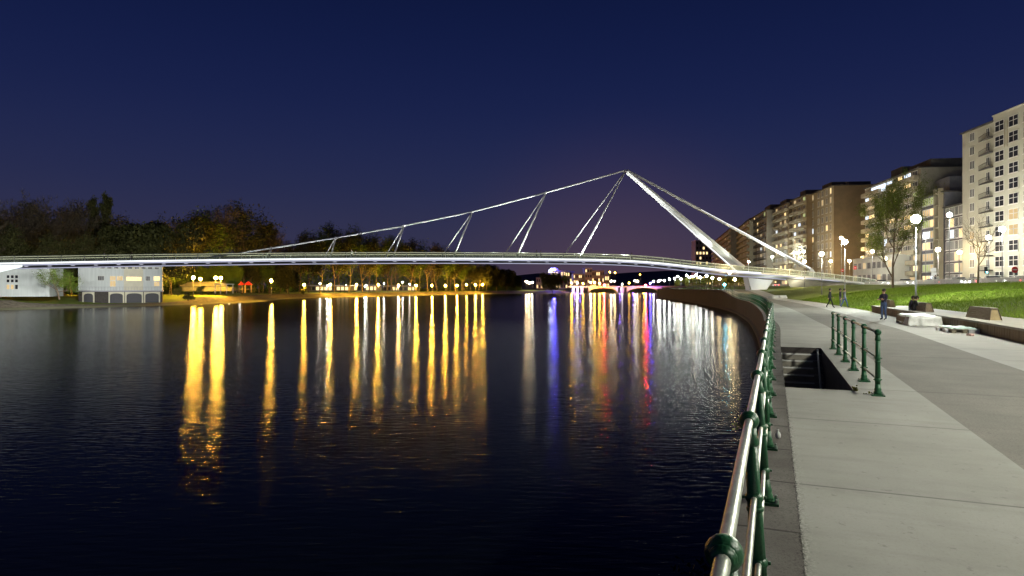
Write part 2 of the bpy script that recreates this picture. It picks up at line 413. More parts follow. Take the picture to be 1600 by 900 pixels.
for u in (37.5, 45.85):
    s = S0
    while s < sY(400):
        kb.hexa([P(s, u, 2.2), P(s, u + .15, 2.2), P(s + 6, u + .15, 2.2), P(s + 6, u, 2.2)], [P(s, u, 2.404), P(s, u + .15, 2.404), P(s + 6, u + .15, 2.404), P(s + 6, u, 2.404)]); s += 6
tag(kb.build('kerb', M['pave']), kind='structure')
lm = MB(); s = sY(20)
while s < sY(300):
    lm.add([P(s, 41.6, 2.285), P(s, 41.75, 2.285), P(s + 2, 41.75, 2.285), P(s + 2, 41.6, 2.285)], [(0, 1, 2, 3)]); s += 5
tag(lm.build('road_marking', M['white']), kind='structure')
strip('city_ground', [50.5, 700], S0, S1, M['road'], step=25)
# far ground behind and sides to the horizon
tag((lambda b: (b.add([(-3500, 700, -.6), (3500, 700, -.6), (3500, 6000, -.6), (-3500, 6000, -.6)], [(0, 1, 2, 3)]), b.build('far_ground', M['lawn']))[1])(MB()), kind='structure')
wb = MB(); wb.add([(-3500, -400, -2.6), (3500, -400, -2.6), (3500, 6000, -2.6), (-3500, 6000, -2.6)], [(0, 1, 2, 3)])
tag(wb.build('river_water', M['water']), kind='structure')
# quay wall with a projecting coping nose and stone courses
qb = MB(); s = S0; prof = [(-.20, 0), (-.20, -.34), (-.12, -.36), (-.16, -2.2), (-.34, -2.3), (-.34, -3.4)]
ss = []
while s < sY(292): ss.append(s); s += 1.5
k = len(prof)
for s in ss:
    r = rise(s)
    for j, (u, z) in enumerate(prof): qb.v.append(tuple(P(s, u, z + r if j < 2 else (z + r * (.9 if j == 2 else .2 if j == 3 else 0)))))
for i in range(len(ss) - 1):
    for j in range(k - 1): qb.f.append((i * k + j, (i + 1) * k + j, (i + 1) * k + j + 1, i * k + j + 1)); qb.m.append(0)
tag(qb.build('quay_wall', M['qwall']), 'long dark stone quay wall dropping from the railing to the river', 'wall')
eb = MB(); pe = P(sY(291.5), -.34); eb.box(pe.x, pe.x + 400, pe.y - .3, pe.y + .9, -3.2, 1.45); eb.build('quay_end_wall', M['qwall'])
tag(bpy.data.objects['quay_end_wall'], 'far end of the quay wall where it turns away from the river', 'wall')

# ---- stair opening in the promenade
rt = empty('river_stairs', P((SA + SB) / 2, .8), 0, 'sunken stone stairs with white edges in the rectangular opening beside the railing', 'stairs')
inv = Matrix.Translation(-rt.location)
def PL(s, u, z): return P(s, u, z) - rt.location
pit = MB()
def wallq(b, a, c, z0, z1, th):      # a,c = (s,u)
    b.hexa([PL(*a, z0), PL(*c, z0), PL(c[0] + th[0], c[1] + th[1], z0), PL(a[0] + th[0], a[1] + th[1], z0)],
           [PL(*a, z1), PL(*c, z1), PL(c[0] + th[0], c[1] + th[1], z1), PL(a[0] + th[0], a[1] + th[1], z1)])
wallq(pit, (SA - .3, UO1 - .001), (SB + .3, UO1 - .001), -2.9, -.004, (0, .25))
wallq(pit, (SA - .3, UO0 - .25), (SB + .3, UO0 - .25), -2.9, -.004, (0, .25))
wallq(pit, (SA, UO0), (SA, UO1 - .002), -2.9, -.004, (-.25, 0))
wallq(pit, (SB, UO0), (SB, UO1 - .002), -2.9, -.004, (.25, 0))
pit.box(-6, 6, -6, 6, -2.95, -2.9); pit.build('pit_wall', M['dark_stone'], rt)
for i in range(8):
    z = -.17 * (i + 1); s1_, s0__ = SB - .32 * i, SB - .32 * (i + 1)
    b = MB(); wallq(b, (s0__, UO0 + .002), (s0__, UO1 - .004), z - .17, z, (.32, 0)); st = b.build('step', M['step'], rt)
    b = MB(); wallq(b, (s0__ - .008, UO0 + .01), (s0__ - .008, UO1 - .25), z - .03, z + .004, (.05, 0)); b.build('step_nosing', M['nosing'], st)
b = MB(); b.tube([PL(SB - .1, UO1 - .10, -.05), PL(SB - 3.2, UO1 - .10, -1.75)], .03, 8); b.tube([PL(SB - .2, UO1 - .1, -.05), PL(SB - .2, UO1 - .1, -.9)], .02, 6)
b.build('stair_handrail', M['bolt'], rt, True)

# ------------------------------------------------------------------ cast iron railings
def post_meshes():
    sh = MB()
    sh.lathe([(.062, .03), (.062, .06), (.050, .085), (.055, .11), (.046, .13), (.043, .20)], 16)
    sh.lathe([(.0425, .19), (.040, .58), (.036, .98)], 20, flute=.10)
    sh.lathe([(.044, .555), (.047, .56), (.047, .575), (.040, .58)], 16)
    sh.lathe([(.041, .92), (.045, .93), (.045, .95), (.038, .97), (.034, 1.02)], 16)
    def collar(z, r):
        b = MB(); R = Matrix.Translation((0, 0, z)) @ Matrix.Rotation(pi / 2, 4, 'Y')
        n = 9; b.lathe([(max(r * sin(pi * i / (n - 1)), .012), -r * .9 * cos(pi * i / (n - 1))) for i in range(n)], 16, R)
        for sgn in (-1, 1):
            b.lathe([(r * .72, sgn * r * .55), (r * .72, sgn * r * .80), (r * .60, sgn * r * .86), (r * .60, sgn * r * 1.12), (r * .45, sgn * r * 1.18)][::sgn], 14, R)
        return b
    sh.ball((0, 0, .63), .05, 12, sz=.8); sh.ball((0, 0, .27), .052, 12, sz=.8)
    for z in (.63, .27):       # small clamp screws
        for a in (0, pi): sh.box(-.008, .008, .05, .064, z - .008, z + .008, M=Matrix.Rotation(a, 4, 'Z'))
    pl = MB(); pl.box(-.085, .085, -.10, .10, 0, .022); pl.box(-.06, .06, -.07, .07, .022, .034)
    bo = MB(); bo.lathe([(.012, .02), (.012, .05), (.006, .055)], 6)
    return (sh.mesh('post', M['green'], True), collar(1.06, .054).mesh('ball_collar', M['green'], True),
            collar(.63, .040).mesh('ball_collar', M['green'], True), collar(.27, .042).mesh('ball_collar', M['green'], True),
            pl.mesh('base_plate', M['green']), bo.mesh('bolt', M['bolt']))
PM = post_meshes()

def railing(label, ss, ufn, lean, near_n):
    root = empty('quay_railing', P(ss[0], ufn(ss[0]), gz(ss[0], 0)), 0, label, 'railing')
    pts = []
    for i, s in enumerate(ss):
        u = ufn(s); p = P(s, u, rise(s)); h = heading(s)
        sh = link('post', PM[0], root, p - root.location); sh.rotation_euler = (-lean, 0, h)
        link('ball_collar', PM[1], sh)
        if i < near_n: link('ball_collar', PM[2], sh); link('ball_collar', PM[3], sh)
        bp = link('base_plate', PM[4], root, p - root.location, h)
        if i < near_n:
            for x in (-.065, .065):
                for y in (-.08, .08): link('bolt', PM[5], bp, (x, y, 0))
        Rm = Matrix.Rotation(h, 3, 'Z') @ Matrix.Rotation(-lean, 3, 'X')
        pts.append([p - root.location + Rm @ Vector((0, 0, z)) for z in (1.06, .63, .27)])
    for j, (nm, r) in enumerate((('top_rail', .0235), ('middle_rail', .017), ('lower_rail', .017))):
        b = MB(); b.tube([q[j] for q in pts], r, 14); b.build(nm, M['pipe'], root, True)
    return root
s1 = sY(1.79); sp_ = (sY(12.6) - s1) / 6
ss = [s1 - sp_ * 1.0 + sp_ * i for i in range(100)]; ss = [s for s in ss if s < sY(118)]
railing('long green cast iron railing with steel pipes curving along the river edge', ss, lambda s: .065, .062, 14)
ra = sY(11.35); rb = sY(19.5)
railing('short green six-post railing guarding the right side of the stair opening', [ra + (rb - ra) * i / 5 for i in range(6)], lambda s: 1.73, 0.0, 6)
# short rail on the promenade beyond, on the raised quay
b = MB()
root = empty('parapet_rail', P(sY(120), 1.2, rise(sY(120))), 0, 'thin grey railing along the ramp up to the upper quay under the bridge', 'railing')
pts = []
for i in range(30):
    s = sY(119) + i * 3.0; p = P(s, -.02 + .1, rise(s)) - root.location; pts.append(p + Vector((0, 0, 1.05)))
    bb = MB(); bb.tube([p, p + Vector((0, 0, 1.05))], .03, 6); bb.build('post', M['green'], root, True)
for dz, nm in ((0, 'top_rail'), (-.5, 'middle_rail')):
    b = MB(); b.tube([p + Vector((0, 0, dz)) for p in pts], .028, 6); b.build(nm, M['green'], root, True)

# ------------------------------------------------------------------ wooden plinth and wedge benches
s_p0, s_p1 = sY(2), sY(53.2) - 2.6
def local(s, u, z=0):  # frame: x along quay, y to river side negative
    return P(s, u, z), heading(s)
root = empty('seating_platform', P(s_p0, U_G), 0, 'long low timber-sided seating platform along the foot of the grass bank', 'platform')
tb = MB(); sb = MB(); n = 40
for i in range(n):
    a = s_p0 + (s_p1 - s_p0) * i / n; c = s_p0 + (s_p1 - s_p0) * (i + 1) / n
    o = root.location
    tb.hexa([P(a, 7.55, .40) - o, P(a, 10.0, .40) - o, P(c, 10.0, .40) - o, P(c, 7.55, .40) - o], [P(a, 7.55, .48) - o, P(a, 10.0, .48) - o, P(c, 10.0, .48) - o, P(c, 7.55, .48) - o])
s = s_p0; rr = random.Random(4)
while s < s_p1 - .1:
    w = .14; d = rr.uniform(0, .012)
    sb.hexa([P(s, 7.62 - d, -.03) - o, P(s, 7.72, -.03) - o, P(s + w - .018, 7.72, -.03) - o, P(s + w - .018, 7.62 - d, -.03) - o],
            [P(s, 7.62 - d, .398) - o, P(s, 7.72, .398) - o, P(s + w - .018, 7.72, .398) - o, P(s + w - .018, 7.62 - d, .398) - o]); s += w
sb.hexa([P(s_p1 - .05, 7.74, -.03) - o, P(s_p1 - .05, 9.9, -.03) - o, P(s_p1, 9.9, -.03) - o, P(s_p1, 7.74, -.03) - o], [P(s_p1 - .05, 7.74, .398) - o, P(s_p1 - .05, 9.9, .398) - o, P(s_p1, 9.9, .398) - o, P(s_p1, 7.74, .398) - o])
tb.build('platform_top', M['conc2'] if False else mat('platform_boards', (.40, .38, .32), .8, c2=(.33, .31, .26), scale=1.2, stretch=(3, .6, 1)), root); sb.build('timber_cladding', M['wood_side'], root)

def wedge_bench(px, py, L, label, end_mat):
    Y = 1320 / (py - 450); X = (px - 800) / 1000 * Y
    s = sY(Y); 
    for _ in range(8):
        q, d, n_ = Q(s); s += (Vector((X, Y, 0)) - q).dot(d)
    q, d, n_ = Q(s); u = (Vector((X, Y, 0)) - q).dot(n_); u = min(max(u, 8.0), 9.4)
    r = empty('wedge_bench', P(s, u, .48), heading(s), label, 'bench', 'wedge benches on the seating platform')
    h = .47; wb_, wt = .23, .11; k = 5
    for sgn in (-1, 1):
        b = MB()
        for i in range(k):
            t0, t1 = i / k, (i + .86) / k
            y0, y1 = wb_ + (wt - wb_) * t0, wb_ + (wt - wb_) * t1; z0, z1 = h * t0, h * t1
            x0 = L / 2 - .16 * t0; x1 = L / 2 - .16 * t1
            A = [(-x0, sgn * y0, z0), (x0, sgn * y0, z0), (x1, sgn * y1, z1), (-x1, sgn * y1, z1)]
            Bk = [(x, y - sgn * .03, z) for x, y, z in A]; b.hexa(A, Bk)
        b.build('backrest_slats', M['wood'], r)
    b = MB()
    for i in range(3):
        y = -wt + i * 2 * wt / 3; b.box(-L / 2 + .16, L / 2 - .16, y + .006, y + 2 * wt / 3 - .006, h - .01, h + .025)
    b.build('top_slats', M['wood'], r)
    for sgn in (-1, 1):
        b = MB(); x0, x1 = sgn * (L / 2 - .02), sgn * (L / 2 - .18)
        f = [(x0, -wb_ + .05, 0), (x0, wb_ - .05, 0), (x1, wt - .02, h - .02), (x1, -wt + .02, h - .02)]; b.hexa(f, [(x - sgn * .03, y, z) for x, y, z in f])
        b.build('end_panel', end_mat, r)
        b = MB(); g = [(x0 + sgn * .02, -wb_ + .02, 0), (x1 + sgn * .02, -wt, h), (x1 + sgn * .02, wt, h), (x0 + sgn * .02, wb_ - .02, 0)]; b.tube(g, .02, 4); b.build('end_frame', M['bark'], r)
    return r
wedge_bench(1536, 497.8, 3.2, 'nearest wedge-shaped wooden bench with yellowish end panel on the platform', M['wood_warm'])
wedge_bench(1442, 486.0, 3.0, 'wedge-shaped wooden bench on the platform just behind the seated couple', M['wood_side'])
wedge_bench(1387, 479.0, 3.0, 'farthest wedge-shaped wooden bench, beyond the standing person on the platform', M['wood_side'])

# ------------------------------------------------------------------ pallets under plastic beside the platform
def draped(name, w, l, h, m, seed, res=22, drop=.02, flare=.18):
    rnd = random.Random(seed); b = MB()
    for j in range(res + 1):
        for i in range(res + 1):
            a, c = i / res * 2 - 1, j / res * 2 - 1
            R_ = max(abs(a), abs(c)); k = .72
            if R_ < k: x, y, z = a / k * w / 2, c / k * l / 2, h + .03 * noise.noise(Vector((a * 3, c * 3, seed)))
            else:
                t = (R_ - k) / (1 - k); sx = a / R_; sy = c / R_
                fl = 1 + flare * t * (1 + 1.3 * noise.noise(Vector((a * 4, c * 4, seed + 3))))
                x, y, z = sx * w / 2 * fl, sy * l / 2 * fl, h * (1 - t) + drop + .04 * noise.noise(Vector((a * 6, c * 6, seed + 7))) * (1 - t)
            b.v.append((x, y, max(z, .012)))
    k = res + 1
    for j in range(res):
        for i in range(res): b.f.append((j * k + i, j * k + i + 1, (j + 1) * k + i + 1, (j + 1) * k + i)); b.m.append(0)
    return b.mesh(name, m, True)
def pallet_meshes(w, l):
    b = MB()
    n = 7
    for i in range(n): x = -w / 2 + i * w / n; b.box(x + .01, x + w / n - .02, -l / 2, l / 2, .12, .142)
    for y in (-l / 2, -.07, l / 2 - .14): b.box(-w / 2, w / 2, y, y + .14, .097, .119); 
    for x in (-w / 2, -.07, w / 2 - .14):
        for y in (-l / 2, -.07, l / 2 - .14): b.box(x, x + .14, y, y + .14, .02, .096)
        b.box(x, x + .14, -l / 2, l / 2, 0, .019)
    return b
h0 = heading(sY(29))
r = empty('wrapped_pallet_stack', (20.1, 31.9, 0), h0, 'stack of boards on a pallet half covered by white plastic sheet below the couple', 'pallet')
pallet_meshes(3.3, 1.15).build('pallet', M['wood'], r)
b = MB()
for i in range(3): b.box(-1.6 + i * .04, 1.7 - i * .07, -.56, .56, .145 + i * .09, .226 + i * .09)
b.build('board_stack', M['wood_side'], r)
link('plastic_sheet', draped('plastic_sheet', 1.0, 1.25, .44, M['tarp'], 2), r, (-1.28, -.10, 0))
link('plastic_sheet', draped('plastic_sheet', 3.0, 1.0, .05, M['tarp'], 6, flare=.05), r, (.1, -.08, .41))
b = MB(); b.tube([(-1.9, .3, .02), (-1.3, .66, .1), (-.6, .64, .05), (.2, .66, .02)], .02, 6); b.build('tie_strap', M['wood_warm'], r, True)
r = empty('covered_pallet', (18.3, 26.3, 0), h0 + .05, 'low wooden pallet with crumpled greenish plastic sheet, nearest on the pale paving', 'pallet')
pallet_meshes(1.9, .9).build('pallet', M['wood'], r)
link('plastic_sheet', draped('plastic_sheet', 1.75, .8, .04, M['tarp_g'], 5, flare=.12), r, (0.05, -.04, .145))
b = MB(); b.box(-1.08, -.97, -.45, -.1, .0, .15); b.box(-.55, -.15, .46, .56, .0, .13); b.box(.55, .8, .46, .56, .0, .13); b.build('white_block', M['white'], r)
r = empty('crumpled_wrapper', W(1516, 525.5, 23.8), .4, 'small crumpled pinkish wrapper lying in front of the low pallet', 'litter'); r.location.z = 0
link('wrapper', draped('wrapper', .2, .16, .09, mat('pink_wrapper', (.55, .35, .30), .6), 9, res=8), r)
for i, (px, lb) in enumerate(((1209, 'left white tarpaulin heap on the path under the bridge'), (1221, 'right white tarpaulin heap on the path under the bridge'))):
    r = empty('tarpaulin_heap', W(px, 465.5, 110), .3, lb, 'tarpaulin heap', 'white heaps under the bridge'); r.location.z = rise(sY(104)) ; 
    link('tarpaulin', draped('tarpaulin', 1.3, 1.1, .55, M['tarp'], 20 + i, res=12), r); b = MB(); b.box(-.5, .5, -.4, .4, 0, .5); b.build('load', M['wood_side'], r)
# white carrier bag on the second-next post
r = empty('plastic_bag', P(sY(7.7), .17, 0), .5, 'small white plastic bag standing against the railing on the stone coping', 'bag')
b = MB(); b.lathe([(.02, .005), (.032, .02), (.035, .05), (.024, .08), (.009, .09), (.015, .11)], 12); o = b.build('bag', M['tarp'], r, True)

# ------------------------------------------------------------------ vegetation
def leafcard(b, c, size, rnd, mi):
    d = Vector((rnd.gauss(0, 1), rnd.gauss(0, 1), rnd.gauss(0, 1))).normalized(); x = d.orthogonal().normalized(); a = rnd.uniform(0, 6.28)
    x = (Matrix.Rotation(a, 3, d) @ x); y = d.cross(x); s = size * rnd.uniform(.6, 1.3)
    b.add([c - x * s, c - y * s * .45 , c + x * s, c + y * s * .45], [(0, 1, 2, 3)], mi)

def tree_mesh(seed, H=16, th=3.5, kind='bare', spread=.5, nleaf=2500, ls=.3, dens=3, leafm='leaf_s', barkm='bark', rt=.28, lj=.35, t0=.35):
    rnd = random.Random(seed); tr = MB(); cr = MB(); tips = []
    def grow(p, d, L, r, lv):
        n = 4 if lv < 2 else 3; pts = [p]; rs = [r]; q = p.copy(); dd = d.copy()
        for i in range(n):
            wob = (.02 if kind == 'poplar' else .10) if lv == 0 else .22
            dd = (dd + Vector((rnd.gauss(0, wob), rnd.gauss(0, wob), rnd.gauss(0, wob * .5) + (.10 if lv else 0)))).normalized()
            q = q + dd * L / n; pts.append(q.copy()); rs.append(r * (1 - .55 * (i + 1) / n))
        (tr if lv < 2 else cr).tube(pts, rs, 7 if lv == 0 else 5 if lv == 1 else 3, cap=False)
        if lv >= 2: tips.extend(pts[1:])
        if lv >= dens: return
        kids = {0: 7, 1: 5, 2: 5, 3: 4}[lv] if kind != 'poplar' else {0: 34, 1: 4, 2: 3, 3: 3}[lv]
        for k in range(kids):
            t = rnd.uniform((.10 if kind == 'poplar' else t0) if lv == 0 else .25, 1.0); idx = min(int(t * n), n - 1); f = t * n - idx
            if k == 0: t = 1; idx = n - 1; f = 1
            bp = pts[idx].lerp(pts[idx + 1], f); br = rs[idx] * .62
            ax = dd.orthogonal().normalized(); ax = Matrix.Rotation(rnd.uniform(0, 6.28), 3, dd) @ ax
            sp = spread * rnd.uniform(.7, 1.3)
            nd = (dd * cos(sp) + ax * sin(sp)).normalized()
            if kind == 'poplar': LL = L * (.20 * (1.15 - t) + .06 if lv == 0 else .5)
            else: LL = L * (rnd.uniform(.5, .72) if lv == 0 else rnd.uniform(.5, .75))
            grow(bp, nd, LL, br, lv + 1)
    if kind == 'dense':
        tr.tube([(0, 0, 0), (0, 0, H * .5)], [rt, rt * .5], 7)
        lobes = [(Vector((rnd.gauss(0, .17), rnd.gauss(0, .17), 0)) * H + Vector((0, 0, rnd.uniform(.25, .82) * H)), rnd.uniform(.13, .22) * H) for _ in range(16)]
        for _ in range(nleaf):
            c, R_ = rnd.choice(lobes); d = Vector((rnd.gauss(0, 1), rnd.gauss(0, 1), rnd.gauss(0, 1))).normalized()
            q = c + d * R_ * (rnd.random() ** .25); q.z = max(q.z, .03 * H); leafcard(cr, q, ls, rnd, 1)
    else:
        L0 = (H - th) * .62 + th if kind != 'poplar' else H
        grow(Vector((0, 0, 0)), Vector((0, 0, 1)), L0, rt, 0)
        zs = [t for t in tips if t.z > th * .8]
        if kind == 'bare' and nleaf != 2500:
            for _ in range(nleaf):
                t = rnd.choice(zs); d = Vector((rnd.gauss(0, 1), rnd.gauss(0, 1), rnd.gauss(.6, 1))).normalized() * rnd.uniform(.7, 1.7)
                w = Vector((rnd.gauss(0, 1), rnd.gauss(0, 1), 0)).normalized() * .045
                cr.add([t - w, t + w, t + d], [(0, 1, 2)])
        for _ in range(nleaf if kind != 'bare' else 0):
            t = rnd.choice(zs); leafcard(cr, t + Vector((rnd.gauss(0, lj), rnd.gauss(0, lj), rnd.gauss(0, lj))), ls, rnd, 1)
    # keep the crown's centre over the foot of the trunk
    mz = sum(v[2] for v in cr.v) / len(cr.v); ax_, ay_ = sum(v[0] for v in cr.v) / len(cr.v) / mz, sum(v[1] for v in cr.v) / len(cr.v) / mz
    for q in (tr, cr): q.v = [(x - ax_ * z, y - ay_ * z, z) for x, y, z in q.v]
    # normalise height
    zt = max(v[2] for v in cr.v); k = H / zt
    tr.v = [(x * k, y * k, z * k) for x, y, z in tr.v]; cr.v = [(x * k, y * k, z * k) for x, y, z in cr.v]
    return tr.mesh('trunk', M[barkm], True), cr.mesh('crown', [M['twig'] if kind == 'bare' else M[barkm], M[leafm]])

TM = {
    'bareA': tree_mesh(1, 20, 4, 'bare', .60, 15000, dens=4, rt=.38), 'bareB': tree_mesh(2, 20, 3, 'bare', .52, 15000, dens=4, rt=.34),
    'leafA': tree_mesh(3, 20, 4, 'leaf', .62, 11000, .36, 3, 'leaf_s', 'bark_p', lj=.9), 'leafB': tree_mesh(4, 20, 3.5, 'leaf', .56, 11000, .36, 3, 'leaf_d', 'bark', lj=.9),
    'pop': tree_mesh(5, 20, 2, 'poplar', .32, 7000, .34, 3, 'leaf_d', 'bark', lj=.4),
    'spread': tree_mesh(31, 8, 1.2, 'leaf', .80, 4200, .15, 3, 'leaf_s', 'bark', rt=.2),
    'dense': tree_mesh(6, 20, 3, 'dense', nleaf=12000, ls=.5, leafm='leaf_d'), 'bush': tree_mesh(8, 4, 1, 'dense', nleaf=2200, ls=.16, leafm='leaf_d', rt=.1),
    'bushy': tree_mesh(9, 4, 1, 'dense', nleaf=1800, ls=.16, leafm='leaf_y', rt=.1),
    'round': tree_mesh(10, 6, 2, 'dense', nleaf=1500, ls=.22, leafm='leaf_y', rt=.12),
    'near': tree_mesh(21, 20, 2.2, 'leaf', .52, 34000, .17, 4, 'leaf_n', 'bark', rt=.42, lj=.5, t0=.12), 'nearbare': tree_mesh(17, 12, 2.4, 'bare', .55, dens=4, barkm='bark_p', rt=.22),
}
def tree(kind, p, H, label, group=None, sx=1, name='tree', cat='tree', rz=None):
    base = {'bush': 4, 'bushy': 4, 'round': 6, 'nearbare': 12, 'spread': 8}.get(kind, 20); k = H / base
    r = empty(name, p, random.uniform(0, 6.28) if rz is None else rz, label, cat, group)
    a, b = TM[kind]; link('trunk', a, r, scale=(k * sx, k * sx, k)); link('crown', b, r, scale=(k * sx, k * sx, k)); return r
random.seed(11)

# near trees on the grass crest
def tree_at(px, u, kind, topy, label, sx=1, rz=0):
    p = at(px, u); H = 1.8 + (450 - topy) / 1000 * p.y - p.z; return tree(kind, p, H, label, sx=sx, rz=rz)
tree_at(1395, 21.5, 'near', 263, 'tall narrow tree with fresh green leaves on the grass crest, left of the bright lamp', sx=.78, rz=1.1)
tree_at(1530, 30.5, 'nearbare', 312, 'bare spreading tree on the grass crest in front of the white building', sx=1.0, rz=.4)

# ------------------------------------------------------------------ left bank
LB = [(-150, 60), (-118, 100), (-101, 126), (-94, 142), (-87, 157), (-82, 172), (-79, 190), (-84, 225), (-90, 262), (-82, 292), (-68, 340), (-42, 420), (-9, 490), (12, 525), (34, 545), (50, 558), (58, 590), (100, 612), (180, 640), (420, 690)]
LC = catmull(LB, 8)
def Ln(i):
    a, b = LC[max(i - 2, 0)], LC[min(i + 2, len(LC) - 1)]; d = (b - a).normalized(); return Vector((-d.y, d.x, 0))
def bank_strip(name, prof, m, bump=0):
    b = MB(); k = len(prof)
    for i in range(len(LC)):
        n = Ln(i)
        for u, z in prof:
            q = LC[i] + n * u; wf = max(0, 1 - abs(LC[i].y - 156) / 24) ** .5 if u < 25 else 0; zz = z * (1 - min(wf * 1.3, 1)) + min(z, -2.05) * min(wf * 1.3, 1) + (bump * noise.noise(Vector((q.x * .3, q.y * .3, u))) if bump else 0); b.v.append((q.x, q.y, zz))
    for i in range(len(LC) - 1):
        for j in range(k - 1): b.f.append((i * k + j, (i + 1) * k + j, (i + 1) * k + j + 1, i * k + j + 1)); b.m.append(0)
    return tag(b.build(name, m), kind='structure')
bank_strip('river_beach', [(-1.5, -3.0), (0.3, -2.58), (2.0, -2.42), (4.5, -2.25)], M['beach'])
bank_strip('bank_slope', [(4.5, -2.25), (6.0, -1.6), (7.5, -1.0), (8.5, -.75)], M['stones'], .0)
bank_strip('park_lawn', [(8.5, -.75), (12, -.5), (18, -.4), (30, -.35)], M['lawn'])
b = MB(); nL = [LC[i] + Ln(i) * 30 for i in range(len(LC))]
for q in nL: b.v.append((q.x, q.y, -.35)); 
for q in nL: b.v.append((q.x - 1800, q.y + 260, -.3))
k = len(nL); b.f = [(i, i + 1, k + i + 1, k + i) for i in range(k - 1)]; b.m = [0] * (k - 1)
tag(b.build('park_ground', M['lawn']), kind='structure')
b = MB(); b.add([(-3500, -400, -.62), (-160, -400, -.62), (-160, 60, -.62), (-100, 700, -.62), (-3500, 700, -.62)], [(0, 1, 2, 3, 4)]); tag(b.build('left_ground', M['lawn']), kind='structure')

# park lamps (sodium)
PL_ = [(302, 434, 188, 1.0), (313, 436, 196, .8), (337, 434, 190, 1.0), (345, 434.5, 194, 1.1), (424, 438.5, 212, .8), (475, 445, 262, .45), (516, 444.5, 300, .9), (557, 445, 315, 1.0), (591, 445, 330, 1.5),
       (623, 446, 352, .5), (650, 446, 372, 1.0), (675, 446, 392, 1.4), (696, 446.5, 410, 1.0), (714, 446.5, 430, 1.0), (729, 445, 445, .25), (743, 445, 460, .6), (754, 444.5, 470, .7)]
for i, (px, py, Y, k) in enumerate(PL_):
    p = W(px, py, Y); zh = p.z; p.z = -.42
    street_lamp(p, zh, 'y', 38000 * k * (Y / 250) ** 1.1, f'yellow park lamp on the far bank, {ORD[i]} from the left', group='yellow park lamps on the far bank', name='park_lamp', gs=1.7)
WL = [(358, 440, 240, .35), (375, 442, 260, .25), (500, 443, 330, .5), (541, 446, 360, .3), (572, 446, 370, .5), (600, 443, 380, .7), (629, 441, 400, .6), (640, 444, 420, .3), (780, 446, 560, .2)]
for i, (px, py, Y, k) in enumerate(WL):
    p = W(px, py, Y); zh = p.z; p.z = -.36
    street_lamp(p, zh, 'n', 3600 * k * (Y / 250), f'small white lamp among the park trees, {ORD[i]} from the left', group='white lamps among the park trees', name='park_lamp', gs=1.3)

for i, (px, py, Y, pw) in enumerate([(20, 436, 178, 16000), (92, 434, 190, 16000), (190, 434, 196, 14000), (250, 430, 182, 9000)]):  # hidden lamps added to warm the dark trees on the left
    p = W(px, py, Y); zh = p.z; p.z = -.36
    street_lamp(p, zh, 'y', pw, f'added yellow lamp lighting the trees behind the white riverside buildings, {ORD[i]} from the left', group='added lamps behind the riverside buildings', name='park_lamp')

# left park trees: (px, topy, Y, kind, sx, label)
TL = [(-45, 330, 150, 'bareB', 1.2, 'bare brown tree at the far left edge behind the bridge'),
      (28, 306, 172, 'bareA', 1.15, 'broad bare brown tree above the left end of the bridge'),
      (8, 345, 158, 'leafB', 1.0, 'lower leafy tree at the left edge behind the white hall'),
      (58, 352, 165, 'bareB', 1.1, 'short bare tree between the two big crowns on the left'),
      (100, 300, 182, 'bareA', 1.1, 'tall purple-brown bare tree, the highest broad crown on the left'),
      (85, 362, 160, 'leafB', 1.2, 'rounded green tree above the bridge at the left'),
      (146, 303, 190, 'pop', .5, 'left one of the two tall thin poplars'),
      (165, 297, 192, 'pop', .5, 'right one of the two tall thin poplars'),
      (-12, 322, 196, 'leafB', 1.3, 'full dark crown at the far left edge, behind the bare trees'),
      (45, 311, 200, 'leafB', 1.25, 'full dark crown filling the broad bare tree at the left'),
      (112, 308, 204, 'leafB', 1.2, 'full dark crown filling the highest bare tree at the left'),
      (182, 330, 186, 'bareB', 1.0, 'bare tree right of the two thin poplars'),
      (130, 358, 166, 'leafB', .95, 'dark green tree below the two thin poplars'),
      (205, 345, 182, 'dense', .9, 'dark evergreen tree left of the domed evergreen'),
      (236, 339, 180, 'dense', 1.0, 'large domed dark evergreen behind the boathouse'),
      (268, 362, 196, 'leafB', 1.0, 'low dark tree right of the domed evergreen'),
      (292, 324, 215, 'leafB', 1.1, 'left spreading crown of the tall group over the bright lamps'),
      (325, 318, 222, 'leafA', 1.0, 'second spreading crown of the tall group over the bright lamps'),
      (352, 314, 228, 'bareA', 1.05, 'middle crown of the tall group over the bright lamps'),
      (378, 309, 232, 'leafB', 1.05, 'highest crown of the tall group over the bright lamps'),
      (405, 335, 238, 'bareB', .9, 'rightmost crown of the tall group over the bright lamps'),
      (421, 345, 245, 'pop', 1.1, 'narrow pointed tree at the right end of the tall group')]
for px, ty, Y, kd, sx, lb in TL:
    p = W(px, 450, Y); z = -.4; H = 1.8 + (450 - ty) / 1000 * Y - z; p.z = z; tree(kd, p, H, lb, 'tall trees of the far park', sx=sx)
